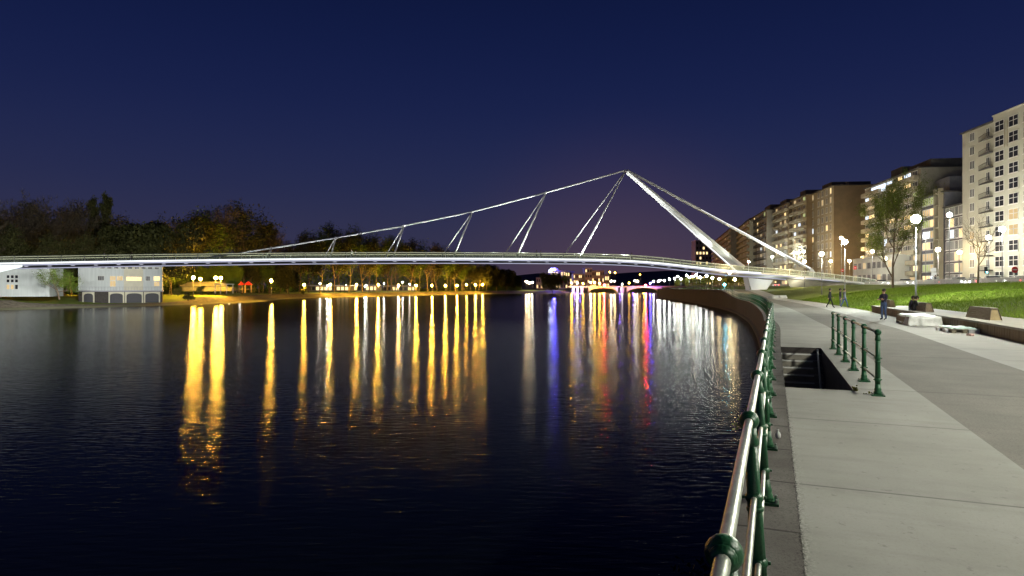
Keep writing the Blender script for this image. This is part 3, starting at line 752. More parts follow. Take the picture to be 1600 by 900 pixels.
TR_ = [(263, 405, 185, 'leafA'), (283, 412, 205, 'leafA'), (316, 400, 212, 'leafA'), (340, 402, 214, 'leafA'), (365, 405, 216, 'leafA'), (392, 398, 225, 'leafB'), (410, 402, 230, 'leafA'), (437, 392, 262, 'leafB'),
       (482, 362, 285, 'leafB'), (500, 352, 300, 'leafA'), (522, 347, 310, 'leafB'), (545, 352, 318, 'leafA'), (566, 358, 326, 'leafB'), (588, 361, 340, 'leafA'), (606, 368, 352, 'leafB'), (622, 372, 364, 'leafA'),
       (640, 373, 374, 'leafB'), (655, 376, 384, 'leafA'), (668, 378, 396, 'bareB'), (683, 381, 405, 'leafB'), (698, 385, 418, 'leafA'), (712, 391, 430, 'leafB'), (722, 398, 442, 'leafA'), (735, 404, 455, 'leafB'), (748, 408, 466, 'leafB'), (760, 412, 478, 'dense'), (776, 416, 488, 'dense'), (792, 419, 500, 'dense'), (806, 428, 520, 'dense')]
for i, (px, ty, Y, kd) in enumerate(TR_):
    ty -= 5 if 470 < px < 730 else 0; p = W(px, 450, Y + 4); z = -.4; H = 1.8 + (450 - ty) / 1000 * Y - z; p.z = z
    tree(kd, p, H, f'tree of the long row on the far bank, {ORD[i]} from the left', 'row of trees on the far bank', sx=1.0 if Y < 280 else .95)
for i, (px, ty, Y) in enumerate([(448, 372, 300), (468, 378, 310), (532, 362, 355), (577, 370, 370), (614, 378, 390), (648, 384, 410), (676, 389, 430), (703, 394, 450), (725, 402, 470)]):
    p = W(px, 450, Y); z = -.4; H = 1.8 + (450 - ty) / 1000 * Y - z; p.z = z
    tree(('bareA', 'bareB')[i % 2], p, H, f'bare tree standing behind the long leafy row, {ORD[i]} from the left', 'bare trees behind the row', sx=1.2)
def solo(kd, px, by, ty, Y, sx, lb, z=None, cat='tree', name='tree'):
    p = W(px, by, Y); H = (by - ty) / 1000 * Y; tree(kd, p, H, lb, sx=sx, cat=cat, name=name)
solo('dense', 451, 459, 418, 236, 1.0, 'big dark rounded tree at the water edge right of the single yellow lamp')
solo('spread', 93, 468, 408, 139, 1.35, 'leafy tree with a leaning crown between the white hall and the boathouse')
solo('bushy', 278, 463, 448, 172, 1.3, 'yellow-lit loose shrub at the right wall of the boathouse', cat='shrub', name='shrub')
solo('bush', 294, 470.5, 455, 166, 1.3, 'dark round shrub on the bank slope below the first lamps', cat='shrub', name='shrub')
solo('bushy', 313, 460, 446, 176, 1.35, 'lit domed shrub behind the dark shrub on the lawn', cat='shrub', name='shrub')
solo('bushy', 397, 458, 448, 206, 1.0, 'yellow-green shrub beside the playground towers', cat='shrub', name='shrub')
solo('bushy', 474, 461, 449, 262, 1.2, 'sprawling lit shrub right of the big dark rounded tree', cat='shrub', name='shrub')
solo('leafA', 426, 456, 441, 209, 1.3, 'small sapling with spreading crown under the single yellow lamp')
solo('leafB', 851, 459, 427, 548, .9, 'left dark tree of the clump on the far point of the river')
solo('dense', 863, 459.5, 425, 545, 1.0, 'middle dark tree of the clump on the far point of the river')
solo('leafA', 880, 458.5, 424, 556, .9, 'right lit tree of the clump on the far point of the river')

# the wood that closes the view behind the trunks
g = MB(); rw = random.Random(5)
line = [(-80, 215, 16), (60, 225, 18), (140, 235, 15), (255, 232, 13), (330, 250, 13), (430, 290, 16), (480, 390, 21), (560, 420, 21), (640, 460, 19), (700, 490, 16), (760, 520, 12), (815, 545, 8)]
for i in range(len(line) - 1):
    a_, b_ = line[i], line[i + 1]
    for _ in range(5200):
        t = rw.random(); px = a_[0] + (b_[0] - a_[0]) * t; Y = a_[1] + (b_[1] - a_[1]) * t + rw.uniform(0, 14); hh = a_[2] + (b_[2] - a_[2]) * t
        q = W(px, 450, Y); top = hh * (.8 + .45 * noise.noise(Vector((q.x * .12, q.y * .12, 0)))); q.z = -.4 + top * rw.random() ** .8; leafcard(g, q, .62, rw, 0)
tag(g.build('distant_wood', M['leaf_s']), 'dark wood closing the view behind the park trees', kind='stuff')
# low lit buildings behind the park trees
def simple_block(name, px0, px1, y0, y1, Y, m, label, cat='building', rows=2, cols=6, lit='glow_w', depth=12, roofm=None, prob=.6, seed=0, ww=.5, wh=.5):
    rnd = random.Random(seed); a = W(px0, y1, Y); c = W(px1, y0, Y); w = c.x - a.x; h = c.z - a.z
    r = empty(name, a, 0, label, cat)
    b = MB(); b.box(0, w, 0, depth, 0, h); b.build('wall', m, r)
    b = MB(); b.box(-.3, w + .3, -.3, depth + .3, h, h + .35); b.build('roof', roofm or M['steel_g'], r)
    for i in range(rows):
        for j in range(cols):
            cw, ch = w / cols, h / rows; x = (j + .5) * cw; z = (i + .5) * ch
            b = MB(); b.box(x - cw * ww / 2, x + cw * ww / 2, -.05, .0, z - ch * wh / 2, z + ch * wh / 2)
            b.build('window', M[lit] if rnd.random() < prob else M['glass_d'], r)
    return r
M['stucco_k'] = mat('kiosk_boards', (.15, .15, .12), .8, c2=(.10, .10, .08), scale=1)
M['stucco'] = mat('pale_stucco', (.55, .5, .38), .8, c2=(.45, .41, .32), scale=.4)
M['stucco_w'] = mat('white_stucco', (.68, .68, .62), .8, c2=(.6, .6, .54), scale=.3)
for i, (a, c, y0, Y, cc) in enumerate([(480, 545, 446.5, 345, 10), (552, 590, 446, 400, 6), (598, 650, 447, 430, 8)]):
    simple_block('park_pavilion', a, c, y0, 455, Y, M['stucco_k'], f'low white lit pavilion glimpsed behind the tree trunks, {ORD[i]} from the left', rows=1, cols=cc, prob=.7, seed=i, ww=.7, wh=.6)
for j, (px, Y) in enumerate(((512, 335), (570, 388), (622, 418))):
    p = W(px, 452, Y); r = empty('wall_lamp', p, 0, f'cool lamp in front of the park pavilions, {ORD[j]} from the left', 'lamp', 'lamps at the park pavilions'); b = MB(); b.tube([(0, 0, -2), (0, 0, 1.5)], .08, 6); b.build('pole', M['pole'], r)
    b = MB(); b.ball((0, 0, 1.8), .25, 8); b.build('lamp_globe', M['lamp_w'], r); point(r, (0, -.6, 1.6), 1800, COLR['w'], .2)

# park: kiosk tent, pergola, playground
r = empty('park_kiosk', W(322, 455, 200), 0, 'low white pavilion with a pale pitched roof behind the shrubs in the park', 'pavilion')
b = MB(); b.box(-8, 8, 0, 5, 0, 1.6); b.build('wall', M['stucco_k'], r); b = MB(); b.hexa([(-8.5, -.5, 1.6), (8.5, -.5, 1.6), (8.5, 5.5, 1.6), (-8.5, 5.5, 1.6)], [(-6, 2, 3.0), (3, 2, 3.0), (3, 3, 3.0), (-6, 3, 3.0)]); b.build('roof', M['stucco_k'], r)
for i, px in enumerate((376, 388)):
    r = empty('play_tower', W(px, 457.5, 205), .3 * i, ('left' if i == 0 else 'right') + ' wooden play tower with a red pointed roof in the park', 'play tower', 'play towers in the park')
    for x in (-.9, .9):
        for y in (-.9, .9): b = MB(); b.tube([(x, y, 0), (x, y, 2.6)], .1, 6); b.build('leg', M['wood_warm'], r)
    b = MB(); b.box(-1, 1, -1, 1, 1.1, 1.25); b.build('platform', M['wood_warm'], r)
    b = MB(); b.hexa([(-1.3, -1.3, 2.5), (1.3, -1.3, 2.5), (1.3, 1.3, 2.5), (-1.3, 1.3, 2.5)], [(-.05, -.05, 3.7), (.05, -.05, 3.7), (.05, .05, 3.7), (-.05, .05, 3.7)]); b.build('roof', M['red'], r)
r = empty('pergola', W(350, 458.5, 186), 0, 'white timber pergola frame standing right of the paired yellow lamps', 'pergola')
for x in (-2.6, -1, .8, 2.6): b = MB(); b.tube([(x, 0, 0), (x, 0, 2.6)], .12, 6); b.build('post', M['stucco_w'], r)
b = MB(); b.box(-3, 3, -.1, .1, 2.6, 2.8); b.build('beam', M['stucco_w'], r)
for i, (px, hh) in enumerate(((361.5, 5.8), (367.5, 5.0))):
    p = W(px, 459.5, 188); tree('leafA', p, hh, ('left' if i == 0 else 'right') + ' slim pale-stemmed young tree right of the pergola', 'young trees at the pergola', sx=.8)

# ------------------------------------------------------------------ white hall and boathouse on the left bank
def win(root, x, z, w, h, y=0, nx=2, nz=2, glass='glass_d', fr='frame_w', d=.06, bar=.06, label=None):
    b = MB(); t = bar
    b.box(x - w / 2, x + w / 2, y - d, y, z - h / 2, z - h / 2 + t); b.box(x - w / 2, x + w / 2, y - d, y, z + h / 2 - t, z + h / 2)
    b.box(x - w / 2, x - w / 2 + t, y - d, y, z - h / 2 + t, z + h / 2 - t); b.box(x + w / 2 - t, x + w / 2, y - d, y, z - h / 2 + t, z + h / 2 - t)
    for i in range(1, nx): xx = x - w / 2 + i * w / nx; b.box(xx - t / 2, xx + t / 2, y - d, y, z - h / 2 + t, z + h / 2 - t)
    for i in range(1, nz):
        zz = z - h / 2 + i * h / nz; b.box(x - w / 2 + t, x + w / 2 - t, y - d - .01, y - .005, zz - t / 2, zz + t / 2)
    f = b.build('window', M[fr], root)
    b = MB(); b.box(x - w / 2 + t / 2, x + w / 2 - t / 2, y - d * .4, y + .01, z - h / 2 + t / 2, z + h / 2 - t / 2); b.build('pane', M[glass], f)
    return f
M['boat_w'] = mat('white_boarding', (.62, .66, .66), .7, c2=(.52, .56, .56), scale=.5, stretch=(4, 4, .3))
M['boat_c'] = mat('cream_render', (.66, .63, .50), .8, c2=(.58, .55, .44), scale=.5)
r = empty('boathouse', W(122, 474.5, 160), radians(28), 'white two-storey boathouse with dark arched boat bays at the water', 'boathouse')
r.scale = (.86, 1, 1); Wd = 21.5; H1, H2 = 3.0, 9.6
b = MB(); b.box(0, Wd, .6, 12, 0, H1); b.build('ground_floor', M['dark_stone'], r)
b = MB(); b.box(0, 7.5, 0, 12, H1 + .3, H2); b.box(7.52, 11.4, -.05, 12, H1 + .3, H2); b.box(16.4, Wd, -.05, 12, H1 + .3, H2); b.build('wall', M['boat_w'], r)
b = MB(); b.box(11.41, 16.39, -.1, 12, H1 + .3, H2); b.build('wall', M['boat_c'], r)
b = MB(); b.box(-.3, Wd + .3, -.9, 12, H1, H1 + .28); b.build('balcony_slab', M['steel_g'], r)
b = MB()
for i in range(30): x = -.2 + i * (Wd + .4) / 29; b.box(x - .02, x + .02, -.86, -.82, H1 + .28, H1 + 1.15)
b.box(-.3, Wd + .3, -.87, -.80, H1 + 1.15, H1 + 1.2); b.build('balcony_railing', M['steel_g'], r)
b = MB(); b.box(-.3, Wd + .3, -.3, 12.3, H2, H2 + .3); b.build('roof', M['steel_g'], r)
def arch(x0, x1):
    b = MB(); h = H1 - .1; n = 12; pw = .35; ins = []; 
    w = x1 - x0; cx = (x0 + x1) / 2
    for i in range(n + 1):
        a = pi - pi * i / n; ins.append((cx + (w / 2 - pw) * cos(a) * 1.0, h - 1.1 + .75 * sin(a) ** .6))
    ins = [(x0 + pw, 0)] + ins + [(x1 - pw, 0)]
    out = [(x0, 0)] + [(x0 + w * i / n, h) for i in range(n + 1)] + [(x1, 0)]
    for i in range(len(ins) - 1):
        (a, c), (d, e) = ins[i], ins[i + 1]; (a2, c2), (d2, e2) = out[i], out[i + 1]
        b.hexa([(a, 0, c), (d, 0, e), (d2, 0, e2), (a2, 0, c2)], [(a, .35, c), (d, .35, e), (d2, .35, e2), (a2, .35, c2)])
    f = b.build('bay_arch', M['boat_c'], r)
    b = MB(); k = int(w / .8)
    b.box(x0 + pw, x1 - pw, .5, .56, 0, h - .35); 
    for i in range(1, k): xx = x0 + pw + (w - 2 * pw) * i / k; b.box(xx - .03, xx + .03, .44, .49, 0, h - .4)
    b.build('bay_gate', M['bay_gate'], f)
M['bay_gate'] = mat('dark_gate', (.035, .035, .045), .6)
for a, c in ((1.0, 4.0), (7.5, 11.5), (11.7, 16.4), (16.6, 20.9)): arch(a, c)
for x, w, g, nx in ((5.6, 1.6, 'glass_d', 3), (8.6, 1.5, 'glow_y', 3), (10.4, 1.6, 'glow_y', 3), (17.6, 1.2, 'glass_d', 3), (20.0, 1.7, 'glow_w', 2)):
    win(r, x, 6.4, w, 1.2, -.06, nx, 1, g)
for x in (12.5, 13.5, 14.5, 15.5): win(r, x, 6.3, 1.0, 1.1, -.11, 2, 1, 'glow_w')
win(r, 8.6, 5.0, 1.5, 1.5, -.06, 2, 1, 'glow_y'); win(r, 20.0, 5.0, 1.5, 1.3, -.06, 2, 1, 'glow_y')
for i in range(9): win(r, 6 + i * 1.75, 9.1, 1.1, .6, -.11, 3, 1, 'glass_d')
r = empty('riverside_hall', W(-70, 464, 140), radians(20), 'long white hall with square grid windows at the far left beside the leafy tree', 'hall')
r.scale = (.70, 1, 1); b = MB(); b.box(0, 24.8, 0, 10, 0, 6.6); b.build('wall', M['boat_w'], r); b = MB(); b.box(-.2, 25, -.3, 10.2, 6.6, 6.9); b.build('roof', M['steel_g'], r)
for x in (4, 9.4, 14.8):
    for zz in (2.2, 3.55, 4.5):
        for dx in (-.75, 0, .75): win(r, x + dx * 1.5, zz, .85, 1.1 if zz < 3 else .75, 0, 1, 1, random.choice(['glass_d', 'glass_d', 'glow_y']))
# ------------------------------------------------------------------ the footbridge
BC = [(-150, 101, 5.2), (-125, 104, 5.2), (-88, 110, 5.9), (-60, 114.5, 6.6), (-24, 121, 7.25), (13, 127, 7.35), (26.5, 130, 6.95), (43, 132.5, 5.35), (56, 137.5, 4.6), (70, 145, 3.7), (84, 154, 2.7)]
BCC = catmull(BC, 20)
BL = [0.0]
for i in range(1, len(BCC)): BL.append(BL[-1] + (BCC[i] - BCC[i - 1]).length)
def Bp(l):
    i = min(max(bisect.bisect(BL, l) - 1, 0), len(BL) - 2); t = (l - BL[i]) / (BL[i + 1] - BL[i]); p = BCC[i].lerp(BCC[i + 1], t)
    d = (BCC[min(i + 3, len(BL) - 1)] - BCC[max(i - 3, 0)]); d.z = 0; d.normalize(); return p, d, Vector((-d.y, d.x, 0))
def Bpx(px):
    lo, hi = 0, BL[-1]
    for _ in range(40):
        m = (lo + hi) / 2; p = Bp(m)[0]
        if 800 + 1000 * p.x / p.y < px: lo = m
        else: hi = m
    return lo
FILL = []
br = empty('footbridge', (0, 0, 0), 0, 'long white cable footbridge with a leaning mast spanning the river', 'footbridge')
def sweep(prof, m, name, l0=0, l1=None, step=2.0, closed=True, smooth=False, parent=br):
    l1 = BL[-1] if l1 is None else l1; n = int((l1 - l0) / step) + 1; b = MB(); k = len(prof)
    for i in range(n + 1):
        p, d, nn = Bp(l0 + (l1 - l0) * i / n)
        for v, z in prof: b.v.append(tuple(p + nn * v + Vector((0, 0, z))))
    kk = k if closed else k - 1
    for i in range(n):
        for j in range(kk): b.f.append((i * k + j, i * k + (j + 1) % k, (i + 1) * k + (j + 1) % k, (i + 1) * k + j)); b.m.append(0)
    if closed: b.f += [tuple(range(k)), tuple(range(n * k, n * k + k))[::-1]]; b.m += [0, 0]
    return b.build(name, m, parent, smooth)
M['soffit'] = mat('soffit_panels', (.60, .60, .66), .45, c2=(.7, .7, .72), scale=.3)
sweep([(-3.4, 0), (3.4, 0), (3.4, -.12), (-3.4, -.12)], M['steel_w'], 'deck')
sweep([(-3.5, .06), (-3.42, .06), (-3.42, -.28), (-3.5, -.28)], M['steel_w'], 'edge_beam'); sweep([(3.42, .06), (3.5, .06), (3.5, -.28), (3.42, -.28)], M['steel_w'], 'edge_beam')
sweep([(-3.41, -.125), (-3.35, -.45), (-1.3, -.85), (1.3, -.85), (3.35, -.45), (3.41, -.125)], M['soffit'], 'soffit')
sweep([(-3.58, .06), (-3.505, .06), (-3.505, -.17), (-3.58, -.17)], M['led'], 'edge_light_strip', Bpx(-60), Bpx(1170))
sweep([(3.36, .16), (3.41, .16), (3.41, .02), (3.36, .02)], M['led'], 'edge_light_strip', Bpx(-60), Bpx(1250))
sweep([(-3.40, -.30), (-3.36, -.30), (-3.36, -.42), (-3.40, -.42)], M['led_v'], 'soffit_light_strip', Bpx(-60), Bpx(1290))
sweep([(-1.5, -.86), (-1.1, -.86), (-1.1, -.90), (-1.5, -.90)], M['led_v'], 'soffit_light_strip', Bpx(-60), Bpx(1290))
for v in (-3.38, 3.38): sweep([(v - .02, 1.06), (v + .02, 1.06), (v + .02, 1.01), (v - .02, 1.01)], M['led_h'], 'handrail_light_strip')
for i in range(6):  # dark joints of the soffit are modelled as slim ribs
    pass
def Bq(l, v, z):
    p, d, n = Bp(l); return p + n * v + Vector((0, 0, z))
l = 2.0; cnt = 0
pm_ = MB(); pm_.box(-.035, .035, -.035, .035, 0, 1.06); pm_ = pm_.mesh('rail_post', M['steel_w'])
dm = MB(); dm.box(-.3, .3, -.05, .05, -.03, .0); dm = dm.mesh('soffit_lamp', M['led_dot'])
while l < BL[-1] - 1:
    h = math.atan2(Bp(l)[1].y, Bp(l)[1].x)
    if cnt < 50 or True:
        link('rail_post', pm_, br, Bq(l, -3.46, .06), h)
        if cnt % 2 == 0: link('rail_post', pm_, br, Bq(l, 3.46, .06), h)
    if l < Bpx(1150): 
        o = link('soffit_lamp', dm, br, Bq(l + 1.5, -2.9, -.585), h); o.rotation_euler = (radians(-15), 0, h)
    l += 3.6; cnt += 1
for v in (-3.46, 3.46):
    b = MB(); b.tube([Bq(BL[-1] * i / 110, v, 1.12) for i in range(111)], .05, 6); b.build('handrail', M['steel_w'], br, True)
    sweep([(v - .01, .07), (v + .01, .07), (v + .01, 1.06), (v - .01, 1.06)], M['glassrail'], 'glass_balustrade', step=3.6)
# mast, stays, cables
def Wl(px, py, dv=0):
    p = Bp(Bpx(px))[0]; return W(px, py, p.y + dv)
apex = W(978, 266, 131)
foot = Wl(1158, 413); foot = W(1157, 421, 135.0)
def taper(a, b_, wa, wb2, ha, hb, name, m, up=Vector((0, 0, 1))):
    d = (b_ - a).normalized(); side = d.cross(up).normalized(); vn = side.cross(d)
    def ring(c, w, h): return [c + side * x * w / 2 + vn * z * h / 2 for x, z in ((-1, 0), (-.62, -.8), (.62, -.8), (1, 0), (.62, .8), (-.62, .8))]
    b = MB(); n = 6; R_ = []
    for i in range(n + 1):
        t = i / n; R_.append(ring(a.lerp(b_, t), wa + (wb2 - wa) * t, ha + (hb - ha) * t))
    for i in range(n): b.hexa(R_[i], R_[i + 1]) if False else None
    vs = [v for r_ in R_ for v in r_]; fs = [(i * 6 + j, i * 6 + (j + 1) % 6, (i + 1) * 6 + (j + 1) % 6, (i + 1) * 6 + j) for i in range(n) for j in range(6)] + [tuple(range(5, -1, -1)), tuple(range(n * 6, n * 6 + 6))]
    b.add(vs, fs); return b.build(name, m, br)
taper(apex + Vector((.2, 0, -.3)), foot, .9, 2.6, .75, 2.3, 'mast', M['steel_w'])
dirm = (foot - apex).normalized(); 
u_ = Vector((0, -1, 0)); vlow = dirm.cross(Vector((0, 1, 0))).normalized(); vlow = -vlow if vlow.z > 0 else vlow
b = MB(); a0 = apex.lerp(foot, .30); a1 = foot
n = 16; pts = [a0.lerp(a1, i / n) + vlow * ((.42 + (.93 - .42) * (.3 + .7 * i / n)) * .98 + .05) + u_ * .55 * (.5 + .5 * i / n) for i in range(n + 1)]
b.tube(pts, [.03 + .10 * i / n for i in range(n + 1)], 6); b.build('mast_light_strip', M['led'], br, True)
bs = W(1265, 420, 146.5)
b = MB(); b.tube([apex + Vector((.3, .1, 0)), apex.lerp(bs, .5), bs + (bs - apex).normalized() * .8], [.24, .33, .36], 14); b.build('back_stay', M['steel_w'], br, True)
b = MB(); n = 14; vl = (bs - apex).normalized().cross(Vector((0, 1, 0))).normalized(); vl = vl if vl.z > 0 else -vl
b.tube([apex.lerp(bs, .38 + .62 * i / n) + vl * .12 + Vector((0, -.33, 0)) for i in range(n + 1)], [.03 + .09 * i / n for i in range(n + 1)], 6); b.build('stay_light_strip', M['led'], br, True)
b = MB(); g = bs.copy(); b.hexa([(g.x - .9, g.y - .8, 3.3), (g.x + 1.8, g.y - .8, 3.0), (g.x + 1.8, g.y + .8, 3.0), (g.x - .9, g.y + .8, 3.3)], [(g.x - .1, g.y - .5, g.z + .2), (g.x + .7, g.y - .5, g.z - .2), (g.x + .7, g.y + .5, g.z - .2), (g.x - .1, g.y + .5, g.z + .2)]); b.build('stay_anchor', M['steel_w'], br)
nodes = [(853, 301), (738, 331), (631, 353), (524, 372), (424, 388)]
cp = [apex] + [Wl(px, py) for px, py in nodes] + [Wl(370, 396.5), Wl(325, 402)]
b = MB(); b.tube(cp, .15, 8); b.build('main_cable', M['steel_w'], br, True)
near = [905, 806, 708, 614, 516, 420]; far = [875, 783, 686, 599, 504, 412]
for i in range(6):
    nd = apex if i == 0 else cp[i]
    for lst, v, rr_ in ((near, -3.3, .15), (far, 3.3, .085)):
        l = Bpx(lst[i]); 
        for _ in range(6):
            q = Bq(l, v, .02); e = lst[i] - (800 + 1000 * q.x / q.y); l += e * .12
        q = Bq(l, v, .02)
        b = MB(); b.tube([nd, q], rr_, 7); b.build('hanger', M['steel_w'], br, True)
        if i: 
            pass
    if i: b = MB(); b.ball(nd, .28, 8); b.build('cable_clamp', M['steel_w'], br, True)
# splayed pier below the mast
gp = P(sY(134), 8.8); zf = 1.2
pt = foot + Vector((0, 0, -1.0))
b = MB(); b.hexa([W(1170, 462, 134) + Vector((-.25, 0, -1)), W(1174, 462, 134) + Vector((.3, 0, -1)), W(1174, 462, 135.5) + Vector((.3, 0, -1)), W(1170, 462, 135.5) + Vector((-.25, 0, -1))], [W(1161, 433, 133), W(1168, 433, 133), W(1168, 433, 136), W(1161, 433, 136)]); b.build('pier_leg', M['steel_g'], br)
b = MB(); b.hexa([W(1178, 462, 137) + Vector((0, 0, -1)), W(1186, 462, 137) + Vector((0, 0, -1)), W(1186, 462, 138.5) + Vector((0, 0, -1)), W(1178, 462, 138.5) + Vector((0, 0, -1))], [W(1169, 434, 134.5), W(1208, 438, 136), W(1208, 438, 139), W(1169, 434, 138)]); b.build('pier_leg', M['soffit'], br)
# abutment where the deck meets the boulevard
b = MB(); b.hexa([W(1240, 457, 141), W(1300, 455, 143), W(1345, 452, 150), W(1300, 452, 156)], [Bq(Bpx(1212), -2.6, -.8), Bq(Bpx(1290), -2.9, -.7), Bq(Bpx(1338), -2, -.3), Bq(Bpx(1250), 3, -.8)]); 
tag(b.build('bridge_abutment', M['pave']), 'pale concrete abutment under the right end of the footbridge', 'abutment')
# left landing ramp (its lit underside is put in as glow of the material)
b = MB(); b.tube([W(-40, 424, 101), W(-5, 420.5, 103), W(34, 415.5, 106.5)], [.65, .6, .2], 8); b.build('landing_beam', emat('landing_soffit_glow', (.9, 1., .95), 1.3), br, True)
# unseen floods added under the deck to brighten the white buildings on the bank
for px, tx, pw in ((215, 200, 26000), (150, 160, 12000), (70, 20, 24000)):
    l = Bpx(px); spot_q = (l, px, tx, pw); q = Bq(l, 2.6, -1.2); t = W(tx, 449, 158)
    FILL.append((q, t, pw))
# uplights on the deck at the mast foot and the stay foot
def spot(loc, tgt, power, size, c=(.95, 1., .97), radius=.1, parent=None):
    d = bpy.data.lights.new('flood_or_fill', 'SPOT'); d.energy = power; d.spot_size = radians(size); d.spot_blend = .6; d.color = c; d.shadow_soft_size = radius
    o = bpy.data.objects.new('flood_or_fill', d); col.objects.link(o); o.location = loc
    o.rotation_euler = (Vector(tgt) - Vector(loc)).to_track_quat('-Z', 'Y').to_euler(); o.parent = parent or br; return o
for q, t, pw in FILL: spot(q, t, pw * 1.5, 72, (1., 1., .93))
spot(foot + Vector((-4.5, -3.2, .6)), apex.lerp(foot, .35), 9000, 46)
spot(foot + Vector((1.5, -3.4, .3)), apex.lerp(foot, .3), 5200, 46, (.9, 1, .85))
spot(bs + Vector((-2, -2.6, -1.5)), apex.lerp(bs, .45), 16000, 40)
def cable_z(x):
    for a_, b_ in zip(cp[:-1], cp[1:]):
        if b_.x <= x <= a_.x: return b_.z + (a_.z - b_.z) * (x - b_.x) / (a_.x - b_.x)
    return apex.z if x > apex.x else cp[-1].z
for px in (395, 450, 500, 550, 590, 640, 680, 725, 770, 815, 850, 895, 935, 965):  # upward floods added along the deck to brighten the main cable
    q = Bq(Bpx(px), -3.0, .15); hh = max(cable_z(q.x) - q.z, 2.0); spot(q, (q.x, q.y + 2.8, q.z + hh), 32 * hh * hh + 160, 110)
# lamp under the deck and the landing
for i, (px, py, Y, pw, c) in enumerate(((1140, 426.5, 128.3, 700, 'o'),)):
    p = W(px, py, Y); b = MB(); b.ball(p, .28, 8); o = b.build('deck_lamp', M['lamp_o'], br); point(br, p + Vector((0, -.6, -.2)), pw, COLR['o'])
point(br, W(1205, 447, 133), 260, COLR['w'], .2); point(br, W(1255, 446, 136), 500, COLR['n'], .2)

# ------------------------------------------------------------------ promenade lamps
SLP = [(1431, 345, 49.5, 'w', 26000), (1320, 380, 74, 'n', 15000), (1284, 398, 100, 'n', 14000), (1257, 410, 130, 'o', 7000)]
lbl = ['tall grey lamp shining brilliant white behind the seated couple, largest lamp in view', 'second white lamp of the promenade row, left of the leafy tree', 'third lamp of the promenade row, in front of the tall brown wall', 'fourth lamp of the promenade row, at the foot of the bridge stay']
def sun_(X, Y):
    s = sY(Y)
    for _ in range(8):
        q, d, n_ = Q(s); s += (Vector((X, Y, 0)) - q).dot(d)
    q, d, n_ = Q(s); return s, (Vector((X, Y, 0)) - q).dot(n_)
for i, (px, py, Y, c, pw) in enumerate(SLP):
    p = W(px, py, Y); zh = p.z; s, u = sun_(p.x, Y); p.z = gz(s, u) - .05
    street_lamp(p, zh, c, pw * (1.25 if i == 0 else 1), lbl[i], group='lamps along the promenade', gs=1.2 if i == 0 else 1.1)
for X, Y, pw, lb in ((20.3, 24.3, 17000, 'nearest one ahead'), (12.6, 3.5, 24000, 'beside the camera'), (3.0, -20, 4000, 'behind the camera')):
    s, u = sun_(X, Y); street_lamp(Vector((X, Y, .48)), 7.0, 'p', pw, f'promenade lamp beyond the right edge of the picture, {lb}', group='lamps along the promenade')

# boulevard lamps: (px, y head, u, colour, power)
BLV = [(1568, 360, 35.5, 'n', 3200), (1545, 373, 44, 'n', 3500), (1485, 338, 36, 'w', 4200), (1500, 396, 46.8, 'o', 1500), (1467, 392, 40, 'n', 2600), (1447, 371, 36, 'n', 1200), (1387, 405, 47, 'o', 2600), (1364, 394, 40, 'n', 1500),
       (1328, 409, 46.5, 'o', 2600), (1315, 373, 36, 'n', 2600), (1298, 409, 46, 'o', 2600), (1256, 394, 40, 'o', 2200), (1241, 396, 46, 'n', 2000), (1207, 402, 40, 'w', 2000), (1170, 410, 36, 'w', 2000)]
for i, (px, py, u, c, pw) in enumerate(BLV):
    p = at(px, u); zh = 1.8 + (450 - py) / 1000 * p.y
    street_lamp(p, zh, 'p' if c == 'n' else c, pw * (2.6 if px > 1480 else 5.5), f'boulevard street lamp in front of the buildings, {ORD[i]} counted from the right', group='street lamps on the boulevard', gs=1.4)
for i, (Y, pw) in enumerate(((70, 7000), (45, 6000))):
    street_lamp(P(sY(Y), 36, 2.4), 11.0, 'n', pw, ('first' if i == 0 else 'second') + ' boulevard lamp beyond the right edge of the picture', group='street lamps on the boulevard')

# upper quay lamps and small trees (between the far wall and the deck)
UQ = [(1022, 441, 330, 'n'), (1031, 440, 300, 'w'), (1038, 440, 285, 'w'), (1046, 438, 262, 'w'), (1054, 437, 250, 'w'), (1059, 434, 240, 'n'), (1064, 438, 232, 'w'), (1073, 432.5, 222, 'w'), (1077, 436, 212, 'w'), (1082, 434.5, 205, 'n'), (1088, 432, 196, 'w'), (1094, 436, 188, 'w'), (1104, 434, 180, 'w'), (1113, 437, 172, 'n'), (1124, 439, 165, 'o'), (1148, 440, 158, 'o')]
for i, (px, py, Y, c) in enumerate(UQ):
    p = W(px, py, Y); zh = p.z + .3; s, u = sun_(p.x, Y)
    if u < .6: p = P(s, .6); 
    p.z = gz(s, max(u, .6)); street_lamp(p, zh, c, 2000 * (Y / 200) ** 1.2, f'small lamp on the upper quay beyond the bridge, {ORD[i]} from the left', group='lamps on the upper quay', name='quay_lamp', gs=1.3)
for i, (px, Y) in enumerate([(1058, 236), (1073, 215), (1084, 205), (1096, 192), (1103, 185), (1112, 178), (1133, 172), (1141, 168), (1156, 162)]):
    p = W(px, 447, Y); s, u = sun_(p.x, Y); p.z = gz(s, max(u, .6)); tree('round', p, 3.6 + (i % 3) * .4, f'small round yellow-lit tree on the upper quay, {ORD[i]} from the left', 'small round trees on the upper quay', sx=.9)
p = W(1132, 446, 150); r = empty('signal_beacon', Vector((p.x, p.y, 1.2)), 0, 'bright turquoise signal light on a short post under the bridge', 'signal light'); b = MB(); b.tube([(0, 0, 0), (0, 0, p.z - 1.2)], .06, 6); b.build('post', M['pole'], r)
b = MB(); b.ball((0, 0, p.z - 1.0), .32, 8); b.build('signal_lens', M['lamp_t'], r); point(r, (0, -.6, p.z - 1.2), 350, COLR['t'])

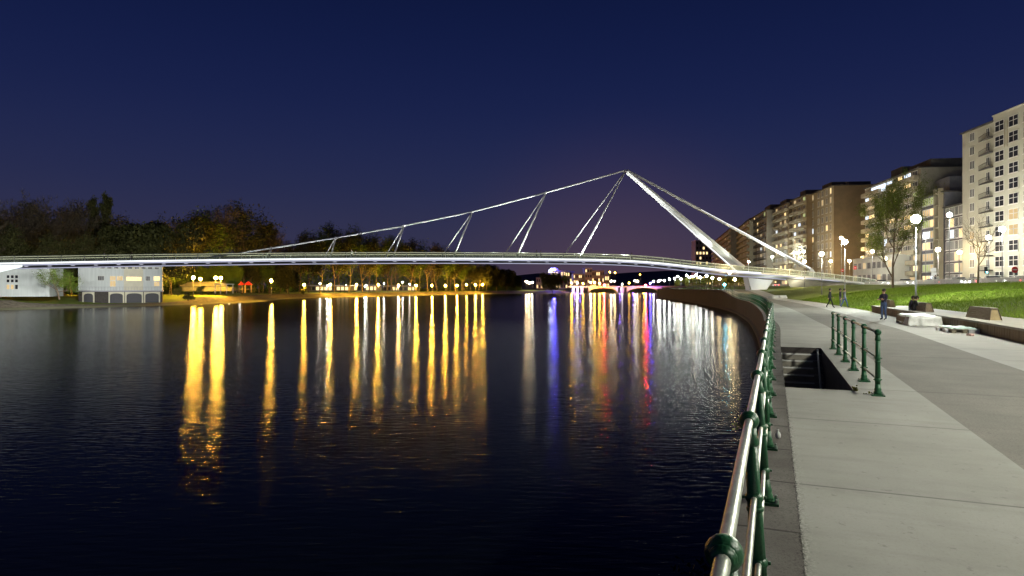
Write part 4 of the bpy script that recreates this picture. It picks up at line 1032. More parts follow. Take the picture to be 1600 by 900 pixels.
# ------------------------------------------------------------------ boulevard buildings
def window_meshes():
    out = {}
    for nm, w, h, nx, nz in (('s', 1.5, 1.7, 3, 1), ('q', 2.6, 2.0, 2, 2), ('w', 2.2, 1.5, 3, 1), ('t', 1.1, 1.7, 2, 1), ('x', 3.4, 1.5, 4, 1)):
        b = MB(); t = .09; d = .08
        b.box(-w / 2, w / 2, -d, 0, -h / 2, -h / 2 + t); b.box(-w / 2, w / 2, -d, 0, h / 2 - t, h / 2)
        b.box(-w / 2, -w / 2 + t, -d, 0, -h / 2 + t, h / 2 - t); b.box(w / 2 - t, w / 2, -d, 0, -h / 2 + t, h / 2 - t)
        for i in range(1, nx): x = -w / 2 + i * w / nx; b.box(x - t / 2, x + t / 2, -d, 0, -h / 2 + t, h / 2 - t)
        for i in range(1, nz): b.box(-w / 2 + t, w / 2 - t, -d - .01, -.005, .08, .08 + t)
        b.box(-w / 2 - .1, w / 2 + .1, -.18, -.085, -h / 2 - .12, -h / 2)
        g = MB(); g.box(-w / 2 + t / 2, w / 2 - t / 2, -d * .4, .01, -h / 2 + t / 2, h / 2 - t / 2)
        out[nm] = (b.mesh('window', M['frame_w']), {k: g.mesh('pane', M[k]) for k in ('glass_d', 'glow_w', 'glow_y', 'glow_c', 'glow_g')})
    return out
WM = window_meshes()
M['white_b'] = mat('cream_white_facade', (.58, .56, .46), .85, c2=(.52, .50, .41), scale=.25)
M['grey_b'] = mat('dark_grey_brick', (.16, .14, .14), .85, c2=(.12, .105, .10), scale=2)
M['grey2_b'] = mat('slate_panels', (.12, .12, .15), .7, c2=(.16, .16, .18), scale=1)
M['brown_b'] = mat('brown_side_wall', (.25, .19, .12), .9, c2=(.20, .155, .10), scale=.4)
M['beige_b'] = mat('beige_facade', (.44, .39, .28), .85, c2=(.37, .33, .24), scale=.4)
M['tan_b'] = mat('tan_facade', (.36, .33, .26), .85, c2=(.28, .25, .20), scale=.4)
M['dark_roof'] = mat('roof_felt', (.06, .055, .055), .9, c2=(.09, .085, .08), scale=.8)

def building(px0, px1, u, topy, floors, label, wallm, cols, style='plain', lit=.25, seed=0, side=None, depth=16, roofbox=None, gf=None, balc=None, z0=2.4, ends=None):
    """px1 is the near corner; facade runs from px0 (far) to px1 (near)"""
    rnd = random.Random(seed)
    s0, s1 = on_line(px0, u), (on_line(px1, u) if px1 < 1700 else sY(px1 - 1700))
    A = P(s0, u); B_ = P(s1, u)
    if ends: A, B_ = Vector(ends[0]), Vector(ends[1])
    L = (B_ - A).length; d = (B_ - A).normalized(); ang = math.atan2(d.y, d.x)
    Ym = A.y * .5 + B_.y * .5; xm = None
    Z = 1.8 + (450 - topy) / 1000 * (A.y if px1 > 1700 else B_.y); H = Z - z0
    r = empty('apartment_building', (A.x, A.y, z0), ang, label, 'apartment building', 'apartment buildings along the boulevard')
    b = MB(); b.box(0, L, 0, depth, 0, H)
    b.build('wall', M[wallm], r)
    if side: b = MB(); b.box(L, L + .12, -.05, depth, 0, H - .05); b.build('side_wall', M[side], r)
    b = MB(); b.box(-.1, L + .1, -.5, depth + .3, H, H + .25); rf = b.build('roof', M['dark_roof'], r)
    if roofbox:
        for (a, c, hh) in roofbox: b = MB(); b.box(L * a, L * c, 3, depth - 2, H + .25, H + .25 + hh); b.build('roof_hut', M['dark_roof'] if hh < 4 else M['grey2_b'], rf)
    for i in range(3): x = rnd.uniform(.1, .9) * L; b = MB(); b.box(x, x + .8, 5, 5.8, H + .25, H + 1.6); b.build('chimney', M['brown_b'], rf)
    fh = H / floors
    for f in range(floors):
        zc = (f + .55) * fh
        if gf and f == 0:
            for i in range(max(1, int(L / 4))): o = link('window', WM['x'][0], r, ((i + .5) * 4 if (i + .5) * 4 < L - 2 else L - 2, -.01, zc)); link('pane', WM['x'][1][rnd.choice(['glow_w', 'glow_y', 'glass_d'])], o)
            continue
        for (fx, kd) in cols:
            x = fx * L
            k = rnd.random(); g = 'glass_d' if k > lit else rnd.choice(['glow_w', 'glow_w', 'glow_y', 'glow_y', 'glow_c', 'glow_g'])
            o = link('window', WM[kd][0], r, (x, -.01, zc)); link('pane', WM[kd][1][g], o)
            if wallm != 'white_b': o.scale = (1.12, 1, 1.18)
        if balc and f > 0:
            for (x0, x1, sol) in balc:
                b = MB(); X0, X1 = x0 * L, x1 * L; z = f * fh
                b.box(X0, X1, -1.15, -.02, z - .12, z + .06)
                if sol: b.box(X0, X1, -1.17, -1.07, z + .061, z + 1.0); b.box(X0, X0 + .1, -1.06, -.02, z + .061, z + 1.0); b.box(X1 - .1, X1, -1.06, -.02, z + .061, z + 1.0)
                else:
                    n = int((X1 - X0) / .35)
                    for i in range(n + 1): xx = X0 + (X1 - X0 - .04) * i / n; b.box(xx, xx + .04, -1.13, -1.09, z + .061, z + 1.0)
                    b.box(X0, X1, -1.15, -1.07, z + 1.001, z + 1.05)
                b.build('balcony', M[balc_m(sol, wallm)], r)
    return r, L, H, fh
def balc_m(sol, w): return {'white_b': 'white_b', 'grey_b': 'beige_b'}.get(w, 'beige_b') if sol else 'dark_roof'
ev = lambda n, k, a=.06, b=.94: [(a + (b - a) * (i / (n - 1) if n > 1 else .5), k) for i in range(n)]

# the white building, two volumes of one house
s0 = on_line(1508, 50.5)
r, L, H, fh = building(1508, 1552, 50.5, 190, 11, 'tall cream-white apartment block at the right edge with square four-light windows', 'white_b', [(.32, 's')], lit=.05, seed=3, ends=((94.3, 134, 0), (93.3, 123.6, 0)))
# recessed loggias along the setback
fhh = fh
for f in range(1, 11):
    z = f * fhh; b = MB(); n = 8; X0, X1 = L * .52, L - .05
    pts_b = [(X0 + (X1 - X0) * i / n, -.05 - 1.0 * sin(pi / 2 * i / n)) for i in range(n + 1)]
    b.hexa([(x, y, z - .1) for x, y in pts_b] + [(X1, -.02, z - .1)], [(x, y, z + .05) for x, y in pts_b] + [(X1, -.02, z + .05)])
    b.tube([(x, y, z + .9) for x, y in pts_b], .04, 5)
    for x, y in pts_b: b.box(x - .02, x + .02, y, y + .03, z + .05, z + .9)
    b.build('balcony', M['dark_roof'], r)
    o = link('window', WM['t'][0], r, (L * .80, -.01, z + .45 * fhh)); link('pane', WM['t'][1]['glass_d'], o)
# near volume, 1.4 m proud of the first and one parapet taller; same house, so parts of it
A = P(on_line(1552, 50.5), 50.5); ang = r.rotation_euler.z
L2 = 52.0; H2_ = H + .9
b = MB(); b.box(L, L + L2, -.35, 16, 0, H2_); b.build('front_wall', M['white_b'], r)
b = MB(); b.box(L - .15, L + L2 + .2, -.5, 16.2, H2_, H2_ + .25); b.build('roof', M['white_b'], r)
rnd = random.Random(9)
for f in range(11):
    for cx in [1.9 + 3.9 * k for k in range(12)]:
        o = link('window', WM['q'][0], r, (L + cx, -.36, (f + .55) * fh)); link('pane', WM['q'][1]['glow_y' if rnd.random() < .06 else 'glass_d'], o)
    b = MB(); b.box(L + 7.2, L + 7.32, -.42, -.36, f * fh + .3, (f + 1) * fh - .3); 
b = MB(); b.tube([(L + 3.5, -.45, 9 * fh), (L + 3.5, -.45, 10.7 * fh), (L + 4.15, -.45, 10.7 * fh), (L + 4.15, -.45, 9 * fh)], .05, 6); b.build('drain_pipe', M['wood_warm'], r)

building(1478, 1507, 50.5, 318, 7, 'dark brick building with grouped white windows, directly left of the white block', 'grey_b', ev(4, 's', .16, .86), lit=.15, seed=5, roofbox=[(.1, .5, 3)])
r2, L_, H_, fh_ = building(1441, 1477, 50.5, 300, 8, 'dark-banded building with bright windows and a pale vertical stair strip', 'grey2_b', [(.22, 'x'), (.50, 'x')], lit=.75, seed=8, roofbox=[(.0, .6, 4)])
b = MB(); b.box(L_ * .70, L_ * .74, -.9, 0, 0, H_ + 1); b.box(L_ * .90, L_ * .94, -.9, 0, 0, H_ + 1)
for f in range(9): b.box(L_ * .70 + .6, L_ * .90, -.85, -.1, f * fh_ * .99, f * fh_ * .99 + .25)
b.build('stair_strip', M['beige_b'], r2)
r3, L3, H3, fh3 = building(1352, 1440, 50.5, 262, 11, 'wide apartment building behind the leafy tree with a bright glazed top floor', 'tan_b', [(.05, 'w'), (.15, 'x'), (.30, 'x'), (.42, 's'), (.55, 'x'), (.68, 'w'), (.80, 'x'), (.92, 'w')], lit=.42, seed=12, balc=[(.0, .36, True), (.5, .97, True)], roofbox=[(.3, .5, 3.2), (.62, .95, 2.2)], gf=True)
b = MB()
for i in range(6): b.box(L3 * .16 + i * 2.3, L3 * .16 + i * 2.3 + 2.1, -.30, -.2, H3 - fh3 * .92, H3 - fh3 * .22)
f_ = b.build('penthouse_glazing', M['glow_c'], r3)
b = MB(); b.box(L3 * .02, L3 * .16 + 14, -.19, -.02, H3 - fh3 * .98, H3 - .05); b.build('penthouse_front', M['stucco_w'], r3)
building(1262, 1304, 50.5, 290, 11, 'tall building with a blank brown side wall and rows of white windows', 'beige_b', [(.1, 't'), (.22, 's'), (.45, 's'), (.60, 's'), (.76, 's'), (.9, 't')], lit=.12, seed=15, side='brown_b', roofbox=[(.25, .6, 2.6)], gf=True, depth=18)
building(1233, 1261, 48.5, 304, 11, 'apartment building with staggered balconies, left of the white-windowed rows', 'beige_b', ev(4, 'w', .12, .88), lit=.40, seed=18, side='brown_b', balc=[(.0, .45, True), (.5, 1, True)], gf=True, roofbox=[(.2, .5, 3)])
building(1199, 1231, 47, 317, 11, 'apartment building with long continuous balconies and a brown end wall', 'tan_b', ev(5, 'w', .1, .9), lit=.40, seed=22, side='brown_b', balc=[(.0, 1, True)], gf=True, roofbox=[(.3, .6, 3)])
building(1172, 1198, 44, 328, 11, 'dark balconied block left of the brown end wall', 'tan_b', ev(5, 'w', .1, .9), lit=.30, seed=25, balc=[(.0, 1, False)], roofbox=[(.5, .8, 3)], gf=True)
building(1143, 1171, 41.5, 344, 11, 'apartment building crossed by the lower end of the bridge stay', 'beige_b', ev(6, 's', .1, .9), lit=.28, seed=28, balc=[(.4, 1, True)], roofbox=[(.4, .7, 3)], gf=True)
building(1114, 1142, 38, 357, 11, 'farthest long balconied block behind the foot of the mast', 'tan_b', ev(6, 'w', .08, .92), lit=.34, seed=31, balc=[(.0, 1, True)], roofbox=[(.2, .4, 3)])
simple_block('apartment_building', 1087, 1112, 376, 446, 520, M['grey2_b'], 'distant small block with a column of lit balconies, left end of the row', rows=9, cols=5, prob=.3, seed=44)
# low bright house fronts and street furniture
r = empty('corner_house', at(1352, 49.5), heading(on_line(1352, 49.5)) + pi, 'low pale house front with a curved bay and tall windows behind the tree trunk', 'house')
b = MB(); b.box(-1, 26, -3.0, 6, 0, 7.5); b.build('wall', M['stucco_w'], r); b = MB(); b.box(-1.3, 26.3, -3.3, 6, 7.5, 7.9); b.build('roof', M['stucco_w'], r)
for f in range(2):
    for i in range(8): win(r, 1 + i * 3.2, 2.2 + f * 3.4, 2.2, 1.8, -3.01, 4, 1, ('glow_y' if (i * 7 + f) % 5 == 0 else 'glass_d'))

# white picket rail added in place of the traffic's light trails
r = empty('trail_pickets', P(sY(60), 34.6, 2.4), 0, 'long low white picket rail put in for the light trails above the grass', 'fence')
b = MB(); s = sY(40); o_ = r.location
tb = MB(); pts = []
while s < sY(215):
    p = P(s, 34.6, 2.4) - o_; b.box(p.x - .05, p.x + .05, p.y - .05, p.y + .05, p.z, p.z + .85); pts.append(p + Vector((0, 0, .88))); s += .42
b.build('pickets', M['white'], r); tb.tube(pts, .05, 5); tb.tube([p + Vector((0, 0, -.7)) for p in pts], .04, 5); tb.build('rail', M['white'], r)

# cars on the boulevard
def car_mesh():
    def prof(pts, w, m=0):
        b = MB(); return b
    b = MB(); body = [(-2.1, .28), (2.1, .28), (2.15, .62), (1.95, .80), (1.05, .93), (-1.95, .95), (-2.12, .7)]
    b.hexa([(x, -.85, z) for x, z in body], [(x, .85, z) for x, z in body]); bm_ = b.mesh('body', M['white'])
    b = MB(); cb = [(-1.75, .955, .8), (.95, .935, .8), (.35, 1.42, .62), (-1.25, 1.44, .62)]
    b.hexa([(x, -w, z) for x, z, w in cb], [(x, w, z) for x, z, w in cb]); cm = b.mesh('cabin', M['glass_d'])
    b = MB(); b.box(-1.22, .32, -.62, .62, 1.445, 1.48); rm = b.mesh('roof', M['white'])
    wh = MB(); wh.lathe([(.10, -.1), (.32, -.09), (.32, .09), (.10, .1)], 14, Matrix.Rotation(pi / 2, 4, 'X')); wm = wh.mesh('wheel', M['tyre'], True)
    hl = MB(); hl.ball((0, 0, 0), .12, 8); return bm_, cm, rm, wm, hl.mesh('headlight', M['lamp_w'], True), hl.mesh('tail_light', M['lamp_r'], True)
CM = car_mesh()
def car(s, u, flip, label, paint=None):
    r = empty('car', P(s, u, 2.28), heading(s) + (pi if flip else 0), label, 'car', 'cars on the boulevard')
    bd = link('body', CM[0], r); link('cabin', CM[1], r); link('roof', CM[2], r)
    for x in (-1.3, 1.35):
        for y in (-.82, .82): link('wheel', CM[3], r, (x, y, .32))
    for y in (-.6, .6): link('headlight', CM[4], r, (2.08, y, .66)); link('tail_light', CM[5], r, (-2.06, y, .75))
    point(r, (2.8, 0, .7), 160, COLR['w'], .1)
for i, (px, u, fl) in enumerate(((1350, 39, True), (1378, 39.5, True), (1417, 39, True), (1455, 43, False), (1500, 39.5, True), (1522, 43.5, False), (1555, 39, True), (1590, 43.5, False), (1300, 39, True), (1190, 39, True), (1212, 42, False))):
    s = on_line(px, u); car(s, u, fl, f'small white car with lights on behind the added picket rail, {ORD[i]} of the boulevard traffic')

# signs and traffic light
def sign_pole(px, u, topy, label, kind):
    p = at(px, u); h = 1.8 + (450 - topy) / 1000 * p.y - p.z
    r = empty('road_sign' if kind != 'signal' else 'traffic_light', p, 0, label, 'road sign' if kind != 'signal' else 'traffic light')
    b = MB(); b.tube([(0, 0, 0), (0, 0, h)], .06, 8); b.build('pole', M['white'], r)
    R_ = Matrix.Translation((0, -.1, h - .4)) @ Matrix.Rotation(pi / 2, 4, 'X')
    if kind == 'noentry':
        b = MB(); b.lathe([(.45, -.02), (.45, .02)], 20, R_); f = b.build('sign_face', M['red'], r); b = MB(); b.box(-.3, .3, -.14, -.125, h - .47, h - .33); b.build('white_bar', M['white'], f)
    elif kind == 'signal':
        b = MB(); b.box(-.16, .16, -.2, .1, h - 1.0, h); f = b.build('signal_housing', M['black'], r)
        for i, c in enumerate(('glass_d', 'glass_d', 'lamp_t')): b = MB(); b.ball((0, -.2, h - .18 - i * .32), .1, 8); b.build('signal_lens', M[c], f)
    else:
        for k in range(3): b = MB(); b.box(-.5 + .1 * k, .5 + .05 * k, -.12, -.08, h - .9 - .8 * k, h - .2 - .8 * k); b.build('sign_board', M['white'], r)
sign_pole(1336, 36.5, 416, 'round red no entry sign with white bar near the tree trunk', 'noentry')
sign_pole(1316, 36.5, 420, 'round red no entry sign farther left, beside the tall lamp pole', 'noentry')
sign_pole(1586, 36, 417, 'round red road sign near the right edge in front of the white block', 'noentry')
sign_pole(1543, 36.5, 417, 'traffic light on a white pole right of the bare tree', 'signal')
sign_pole(1458, 36, 417, 'cluster of white direction boards on a pole right of the bright lamp', 'boards')

# ------------------------------------------------------------------ far middle: town buildings and road bridge
M['town'] = mat('town_facade', (.55, .48, .30), .85, c2=(.42, .36, .22), scale=.2)
tb_ = [(838, 858, 434, 700, 2, 6, 'low yellow-lit town building left of the far dark tree clump'), (856, 884, 423, 720, 3, 7, 'town building under the blue-lit dome'), (880, 897, 424, 740, 3, 5, 'pale town block right of the domed building'),
       (896, 912, 428, 700, 3, 6, 'yellow-lit town building left of the square-framed one'), (914, 925, 419, 690, 4, 3, 'tall narrow lit tower beside the square-framed building'), (925, 944, 423, 700, 3, 6, 'square-framed lit town building, rightmost of the bright group'), (945, 952, 429, 720, 2, 2, 'narrow town house right of the square-framed building')]
for i, (a, c, y0, Y, rw, cl, lb) in enumerate(tb_): simple_block('town_building', a, c, y0, 452, Y, M['town'], lb, rows=rw, cols=cl, prob=.45, seed=60 + i, depth=20, ww=.55, wh=.5)
r = empty('dome', W(865, 423.5, 728), 0, 'blue-lit low dome on top of the far town building', 'dome'); b = MB(); b.lathe([(7, 0), (6.6, 1.6), (5, 3.0), (2.5, 3.9), (.3, 4.2)], 18); b.build('dome_shell', M['steel_w'], r, True)
point(r, (0, -10, 5), 26000, COLR['b'], .5); point(r, (-4, -9, 1.5), 5000, COLR['w'], .5)
YB = 585.0
rb_ = empty('road_bridge', (0, YB, 0), 0, 'far low arched road bridge lit golden and purple at the end of the river', 'bridge')
X0, X1 = 52, 160
b = MB(); b.box(X0, X1 + 60, 0, 14, 2.4, 3.3); b.build('deck', M['pave'], rb_)
b = MB(); b.box(X0, X1 + 60, -.2, 0, 3.301, 3.75); b.build('parapet', M['stucco_k'], rb_)
for xa, xb in ((70, 97), (105, 137)):
    b = MB(); n = 14; o = []; i_ = []
    for k in range(n + 1):
        t = k / n; x = xa + (xb - xa) * t; z = -2.4 + 4.4 * (4 * t * (1 - t)) ** .55; i_.append((x, z)); 
    for k in range(n):
        (x, z), (x2, z2) = i_[k], i_[k + 1]; b.hexa([(x, .2, z), (x2, .2, z2), (x2, .2, 2.4), (x, .2, 2.4)], [(x, 13, z), (x2, 13, z2), (x2, 13, 2.4), (x, 13, 2.4)])
    b.build('arch', M['town'], rb_); point(rb_, ((xa + xb) / 2, -3.0, -1.0), 4500, (1., .62, .05), .3); point(rb_, ((xa + xb) / 2, 6, -1.5), 5000, (1., .62, .05), .3)
for xp in (56, 60, 64, 100.5): b = MB(); b.box(xp - 1, xp + 1, -.5, 13.5, -3, 2.4); b.build('pier', M['steel_w'], rb_)
b = MB(); b.box(99, 102, -3, -.6, -3, 2); b.box(100.2, 100.8, -2.2, -1.6, 2, 6); b.build('statue_pier', M['steel_w'], rb_)
for xp, pw in ((57, 1800), (62, 1800), (98, 2200), (110, 1500), (122, 1500), (133, 1500)): point(rb_, (xp, -3.5, .8), pw, (.25, .12, 1.), .3)
TLM = [(944, 446.5, 'r', 14), (1009, 446.5, 'r', 14), (865, 441, 'b', 8), (822, 441, 'o', 3.5), (826, 443, 'o', 3.5), (831, 442, 'n', 2), (893, 443, 'y', 4), (902, 443, 'n', 3.4), (911, 444, 'y', 1.5), (923, 442, 'n', 2.6), (929, 442, 'y', 4), (937, 443.5, 'y', 3), (955, 440, 'n', 2), (960, 440, 'o', 2), (972, 445, 'n', .6),
       (983, 443, 'y', .6), (992, 439.5, 'n', 2.2), (996, 440, 'o', 2), (1016, 443.5, 'b', 3), (1021, 440, 'w', 1.5), (808, 444, 'y', .4), (1000, 430, 'y', .2), (953, 426, 'y', .5), (961, 427, 'y', .3)]
for i, (px, py, c, k) in enumerate(sorted(TLM)):
    Y = 580 if px > 890 else 570; p = W(px, py, Y); zh = p.z; zb = 3.3 if px > 890 else -.5
    if px < 860: p.y = Y = 560
    p.z = zb; nm = {'r': 'red', 'b': 'blue', 'o': 'orange', 'n': 'white', 'y': 'yellow', 'w': 'white'}[c]
    r = street_lamp(p, zh, c, 9000 * k * (.7 if c == 'r' else 1.1 if c == 'b' else 1.0 if c == 'y' else .55), f'tiny {nm} light at the far end of the river, {ORD[i]} from the left', 'light', 'lights at the far end of the river', name='distant_lamp', gs=2.4)
# hills
def ridge(name, pts, Y, depth, m):
    b = MB(); n = len(pts)
    fr = [W(px, 452, Y) for px, _ in pts]; tp = [W(px, py, Y + depth * .5) for px, py in pts]; bk = [W(px, 452, Y + depth) for px, _ in pts]
    for q in fr: b.v.append((q.x, q.y, -1))
    for q in tp: b.v.append(tuple(q))
    for q in bk: b.v.append((q.x, q.y, -1))
    for i in range(n - 1): b.f += [(i, i + 1, n + i + 1, n + i), (n + i, n + i + 1, 2 * n + i + 1, 2 * n + i)]; b.m += [0, 0]
    return tag(b.build(name, m, smooth=True), kind='structure')
M['hill'] = mat('wooded_hill', (.16, .11, .08), .9, c2=(.11, .08, .06), scale=.01)
ridge('hill', [(740, 446), (790, 432), (840, 427), (880, 428), (930, 430), (980, 426), (1040, 423), (1100, 424), (1200, 428), (1300, 440)], 1500, 800, M['hill'])

# ------------------------------------------------------------------ people
def person(loc, rz, label, pose='stand', top='navy', legs='jean', scale=1.0, hair='hair', group=None, seed=0, hands_to=None):
    rnd = random.Random(seed)
    J = {'pel': (0, 0, .95, .135), 'wa': (0, 0, 1.08, .125), 'ch': (0, .01, 1.30, .150), 'ns': (0, .01, 1.44, .085), 'nk': (0, -.005, 1.50, .052), 'hd': (0, -.02, 1.60, .088), 'ht': (0, -.01, 1.69, .078),
         'shL': (-.17, .01, 1.41, .062), 'elL': (-.24, .03, 1.13, .045), 'wrL': (-.24, -.05, .90, .030), 'shR': (.17, .01, 1.41, .062), 'elR': (.24, .03, 1.13, .045), 'wrR': (.24, -.05, .90, .030),
         'hiL': (-.09, 0, .88, .098), 'knL': (-.11, -.02, .48, .062), 'anL': (-.12, .02, .09, .043), 'toL': (-.13, -.15, .045, .035), 'hiR': (.09, 0, .88, .098), 'knR': (.11, -.02, .48, .062), 'anR': (.12, .02, .09, .043), 'toR': (.13, -.15, .045, .035)}
    if pose == 'walk':
        J.update({'knL': (-.10, -.16, .50, .062), 'anL': (-.11, -.24, .10, .043), 'toL': (-.12, -.40, .06, .035), 'knR': (.10, .08, .49, .062), 'anR': (.11, .30, .13, .043), 'toR': (.12, .20, .045, .035), 'elL': (-.23, .14, 1.15, .045), 'wrL': (-.23, .16, .93, .03), 'elR': (.23, -.06, 1.15, .045), 'wrR': (.23, -.22, .98, .03)})
    if pose == 'cross':
        J.update({'elL': (-.24, -.08, 1.16, .05), 'wrL': (.02, -.20, 1.20, .032), 'elR': (.24, -.08, 1.16, .05), 'wrR': (-.02, -.24, 1.15, .032)})
    if pose == 'sit':
        dz = -.42
        J.update({k: (v[0], v[1], v[2] + dz, v[3]) for k, v in J.items() if k[:2] not in ('kn', 'an', 'to', 'hi')})
        J.update({'hiL': (-.09, -.02, .50, .1), 'knL': (-.13, -.45, .50, .066), 'anL': (-.13, -.44, .09, .043), 'toL': (-.14, -.60, .045, .035), 'hiR': (.09, -.02, .50, .1), 'knR': (.13, -.45, .50, .066), 'anR': (.13, -.40, .09, .043), 'toR': (.14, -.56, .045, .035),
                  'elL': (-.24, -.14, .80, .048), 'wrL': (-.06, -.34, .66, .03), 'elR': (.24, -.14, .80, .048), 'wrR': (.06, -.36, .68, .03)})
        for k in ('ch', 'ns', 'nk', 'hd', 'ht', 'shL', 'shR'): v = J[k]; J[k] = (v[0], v[1] - .10 - (.08 if k in ('hd', 'ht') else 0), v[2] - .02, v[3])
    E = [('pel', 'wa'), ('wa', 'ch'), ('ch', 'ns'), ('ns', 'nk'), ('nk', 'hd'), ('hd', 'ht'), ('ns', 'shL'), ('shL', 'elL'), ('elL', 'wrL'), ('ns', 'shR'), ('shR', 'elR'), ('elR', 'wrR'), ('pel', 'hiL'), ('hiL', 'knL'), ('knL', 'anL'), ('anL', 'toL'), ('pel', 'hiR'), ('hiR', 'knR'), ('knR', 'anR'), ('anR', 'toR')]
    V = {k: Vector(v[:3]) for k, v in J.items()}; names = list(J); edges = list(E); rad = {k: v[3] for k, v in J.items()}
    for sd in ('L', 'R'):   # palms and five fingers as short chains of the same skin
        d = (V['wr' + sd] - V['el' + sd]).normalized(); ax = d.orthogonal().normalized(); n2 = 'pa' + sd
        V[n2] = V['wr' + sd] + d * .06; rad[n2] = .026; names.append(n2); edges.append(('wr' + sd, n2))
        for f in range(5):
            off = ax * (-.03 + .015 * f); q1 = V[n2] + d * (.035 if f else .0) + off * (1.2 if f else 1.9); q2 = q1 + d * (.05, .065, .07, .065, .05)[f] + Vector((0, -.012, 0))
            for kk, (q, rr_) in enumerate(((q1, .011), (q2, .008))): nm = f'f{sd}{f}{kk}'; V[nm] = q; rad[nm] = rr_; names.append(nm)
            edges += [(n2, f'f{sd}{f}0'), (f'f{sd}{f}0', f'f{sd}{f}1')]
    me = bpy.data.meshes.new('body'); me.from_pydata([V[k] for k in names], [(names.index(a), names.index(c)) for a, c in edges], [])
    o = bpy.data.objects.new('tmp', me); col.objects.link(o)
    md = o.modifiers.new('s', 'SKIN'); md.use_smooth_shade = True
    for i, k in enumerate(names):
        sv = me.skin_vertices[0].data[i]; r_ = rad[k]; fl = {'ch': (1.15, .8), 'wa': (1.12, .85), 'pel': (1.15, .9)}.get(k, (1, 1)); sv.radius = (r_ * fl[0], r_ * fl[1]); sv.use_root = (k == 'pel')
    ms = o.modifiers.new('u', 'SUBSURF'); ms.levels = 1; ms.render_levels = 1
    dg = bpy.context.evaluated_depsgraph_get(); dg.update(); m2 = bpy.data.meshes.new_from_object(o.evaluated_get(dg)); bpy.data.objects.remove(o)
    m2.name = 'body'; m2.materials.clear()
    for mm in (M[top], M[legs], M['skin'], M['black']): m2.materials.append(mm)
    kz = {k: V[k] for k in V}
    reg = {}
    for k in names: reg[k] = 0 if k in ('wa', 'ch', 'ns', 'shL', 'shR', 'elL', 'elR', 'wrL', 'wrR') else 1 if k in ('pel', 'hiL', 'hiR', 'knL', 'knR') else 3 if k[:2] in ('an', 'to') else 2
    for pl in m2.polygons:
        c = pl.center; k = min(names, key=lambda q: (kz[q] - c).length - rad[q] * .6); pl.material_index = 1 if (k[:2] == 'an' and c.z > .12) else reg[k]; pl.use_smooth = True
    r = empty('person', loc, rz, label, 'person', group); r.scale = (scale,) * 3
    link('body', m2, r)
    hd = V['hd'].lerp(V['ht'], .45)
    b = MB(); b.ball((0, 0, 0), .103, 14); b.v = [(hd.x + x * .95, hd.y + .022 + y * 1.1, hd.z + .022 + z * 1.12) for x, y, z in b.v if True]
    hb = b.build('hair', M[hair], r, True)
    b = MB(); f = hd + Vector((0, -.098, -.03)); b.hexa([f + Vector((-.016, 0, -.02)), f + Vector((.016, 0, -.02)), f + Vector((.004, .01, .03)), f + Vector((-.004, .01, .03))], [f + Vector((-.006, -.026, -.018)), f + Vector((.006, -.026, -.018)), f + Vector((.002, -.002, .03)), f + Vector((-.002, -.002, .03))])
    b.build('nose', M['skin'], r)
    for sgn in (-1, 1): b = MB(); b.ball(hd + Vector((sgn * .034, -.090, .0)), .011, 6); b.build('eye', M['black'], r); b = MB(); b.ball(hd + Vector((sgn * .092, 0, -.02)), .026, 6, sz=1.3); b.build('ear', M['skin'], r)
    return r
p = W(1381, 500, 36); p.z = 0
person(p, radians(-70), 'person standing alone on the pale paving in a dark jacket and blue jeans', 'cross', 'navy', 'jean', seed=1)
def seat_at(px, Y): s = sY(Y); 
sp1 = on_line(1424, 7.8); person(P(sp1, 8.0, .02), heading(sp1) , 'person in a black jacket sitting on the platform edge, back to the grass', 'sit', 'black', 'black', seed=2)
sp2 = on_line(1413, 7.8); person(P(sp1 + .52, 7.92, .02), heading(sp1) - .35, 'second seated person with grey trousers leaning beside the black jacket', 'sit', 'navy', 'greycloth', seed=3, hair='hair')
for i, (px, Y, po, tp, lg, rz, lb) in enumerate([(1297, 58, 'walk', 'black', 'black', 1.2, 'dark-clothed person walking on the path, left of the second lamp pole'), (1331, 59, 'walk', 'greycloth', 'jean', 1.6, 'person in grey walking just right of the second lamp pole'), (1341, 61, 'stand', 'navy', 'greycloth', 1.2, 'person in dark jacket at the left end of the seating platform')]):
    s, u = sun_((px - 800) / 1000 * Y, Y); u = min(u, 7.4); person(P(s, u, 0), rz, lb, po, tp, lg, seed=5 + i)
BPP = [(424, -2, 'palecloth', 'person in pale clothes on the bridge under the last cable node'), (550, -1, 'palecloth', 'left person of the pair standing on the bridge'), (556, 0, 'greycloth', 'right person of the pair standing on the bridge'), (167, -1, 'palecloth', 'person on the bridge above the boathouse'), (206, 0, 'black', 'dark-clothed person on the bridge near the poplars'), (837, -1, 'greycloth', 'left person of the pair on the bridge right of a hanger'), (845, 0, 'palecloth', 'right person of the pair on the bridge right of a hanger'), (984, -1, 'palecloth', 'person on the bridge below the mast top')]
for i, (px, v, tp, lb) in enumerate(BPP):
    l = Bpx(px); q = Bq(l, v, .01); person(q, math.atan2(Bp(l)[1].y, Bp(l)[1].x) + pi / 2, lb, 'walk' if i % 2 else 'stand', tp, 'greycloth', seed=20 + i)
for i, (px, tp) in enumerate(((1462, 'greycloth'), (1465.5, 'palecloth'))):
    q = at(px, 35.4); person(q, 2.0 * i, ('left' if i == 0 else 'right') + ' person of the couple standing beside the white direction boards', 'stand', tp, 'jean', seed=40 + i)

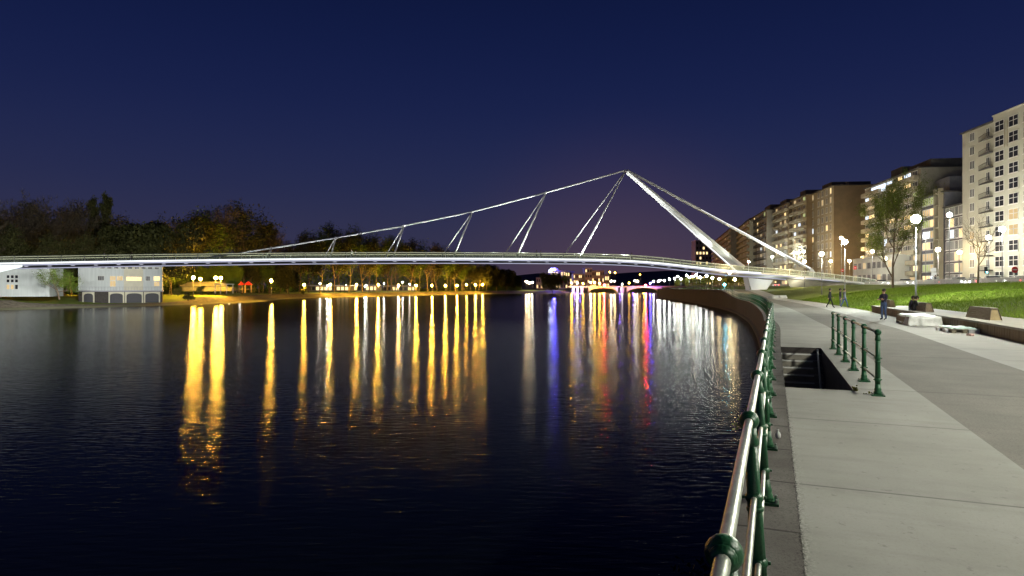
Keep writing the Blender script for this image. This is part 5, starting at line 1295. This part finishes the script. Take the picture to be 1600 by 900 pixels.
# ------------------------------------------------------------------ grass tufts and weeds
rnd = random.Random(77); g = MB()
def blade(p, h, w, m=0):
    a = rnd.uniform(0, 6.28); dx, dy = cos(a) * w, sin(a) * w; lx, ly = rnd.gauss(0, h * .45), rnd.gauss(0, h * .45)
    g.add([(p.x - dx, p.y - dy, p.z - .02), (p.x + dx, p.y + dy, p.z - .02), (p.x + lx, p.y + ly, p.z + h)], [(0, 1, 2)])
for _ in range(90000):
    Y = 20 + 75 * rnd.random() ** 1.6; s = sY(Y) if False else Y * 1.08 + .3; u = U_G + (2.2 if Y < 52 else .1) + rnd.random() ** 1.1 * 22
    p = P(s, u, gz(s, u) + .28 * noise.noise(Vector((s * .12, u * .2, 3)))); k = 1 + p.y / 60
    blade(p, rnd.uniform(.05, .13) * k, .011 * k)
tag(g.build('grass', M['blade']), kind='stuff')
def weed(p, n, size, label, m='leaf_s', droop=.3):
    rn = random.Random(int(p.y * 100)); b = MB(); st = MB()
    r = empty('wall_weed', p, 0, label, 'weed')
    for _ in range(n):
        d = Vector((rn.gauss(-.5, .6), rn.gauss(0, .7), rn.uniform(-.5, .9))).normalized() * size * rn.uniform(.4, 1)
        st.tube([(0, 0, 0), d * .6, d + Vector((0, 0, -droop * size * .3))], [.004, .003, .002], 3)
        for k in range(6): leafcard(b, d * rn.uniform(.5, 1.05), .028, rn, 0)
    st.build('stem', M['bark'], r); b.build('leaves', M[m], r)
weed(P(sY(9.0), -.22, -.15), 14, .22, 'small green weed sprouting from the quay edge beside the river')
weed(P(sY(10.0), -.22, -.1), 8, .14, 'tiny green weed on the quay edge just beyond the bigger one')
weed(P(sY(5.2), -.22, -.7), 40, .5, 'dark weed hanging on the quay wall below the near railing', 'leaf_d', 1)
weed(P(sY(3.6), -.22, -.9), 40, .5, 'lowest dark weed hanging on the quay wall at the bottom of the picture', 'leaf_d', 1)
weed(P(sY(11.72), 1.46, .0), 10, .14, 'yellow-green weed at the near corner of the stair opening', 'leaf_y', .2)
weed(P(sY(11.5), 1.62, .0), 7, .10, 'small weed at the foot of the nearest short railing post', 'leaf_y', .2)
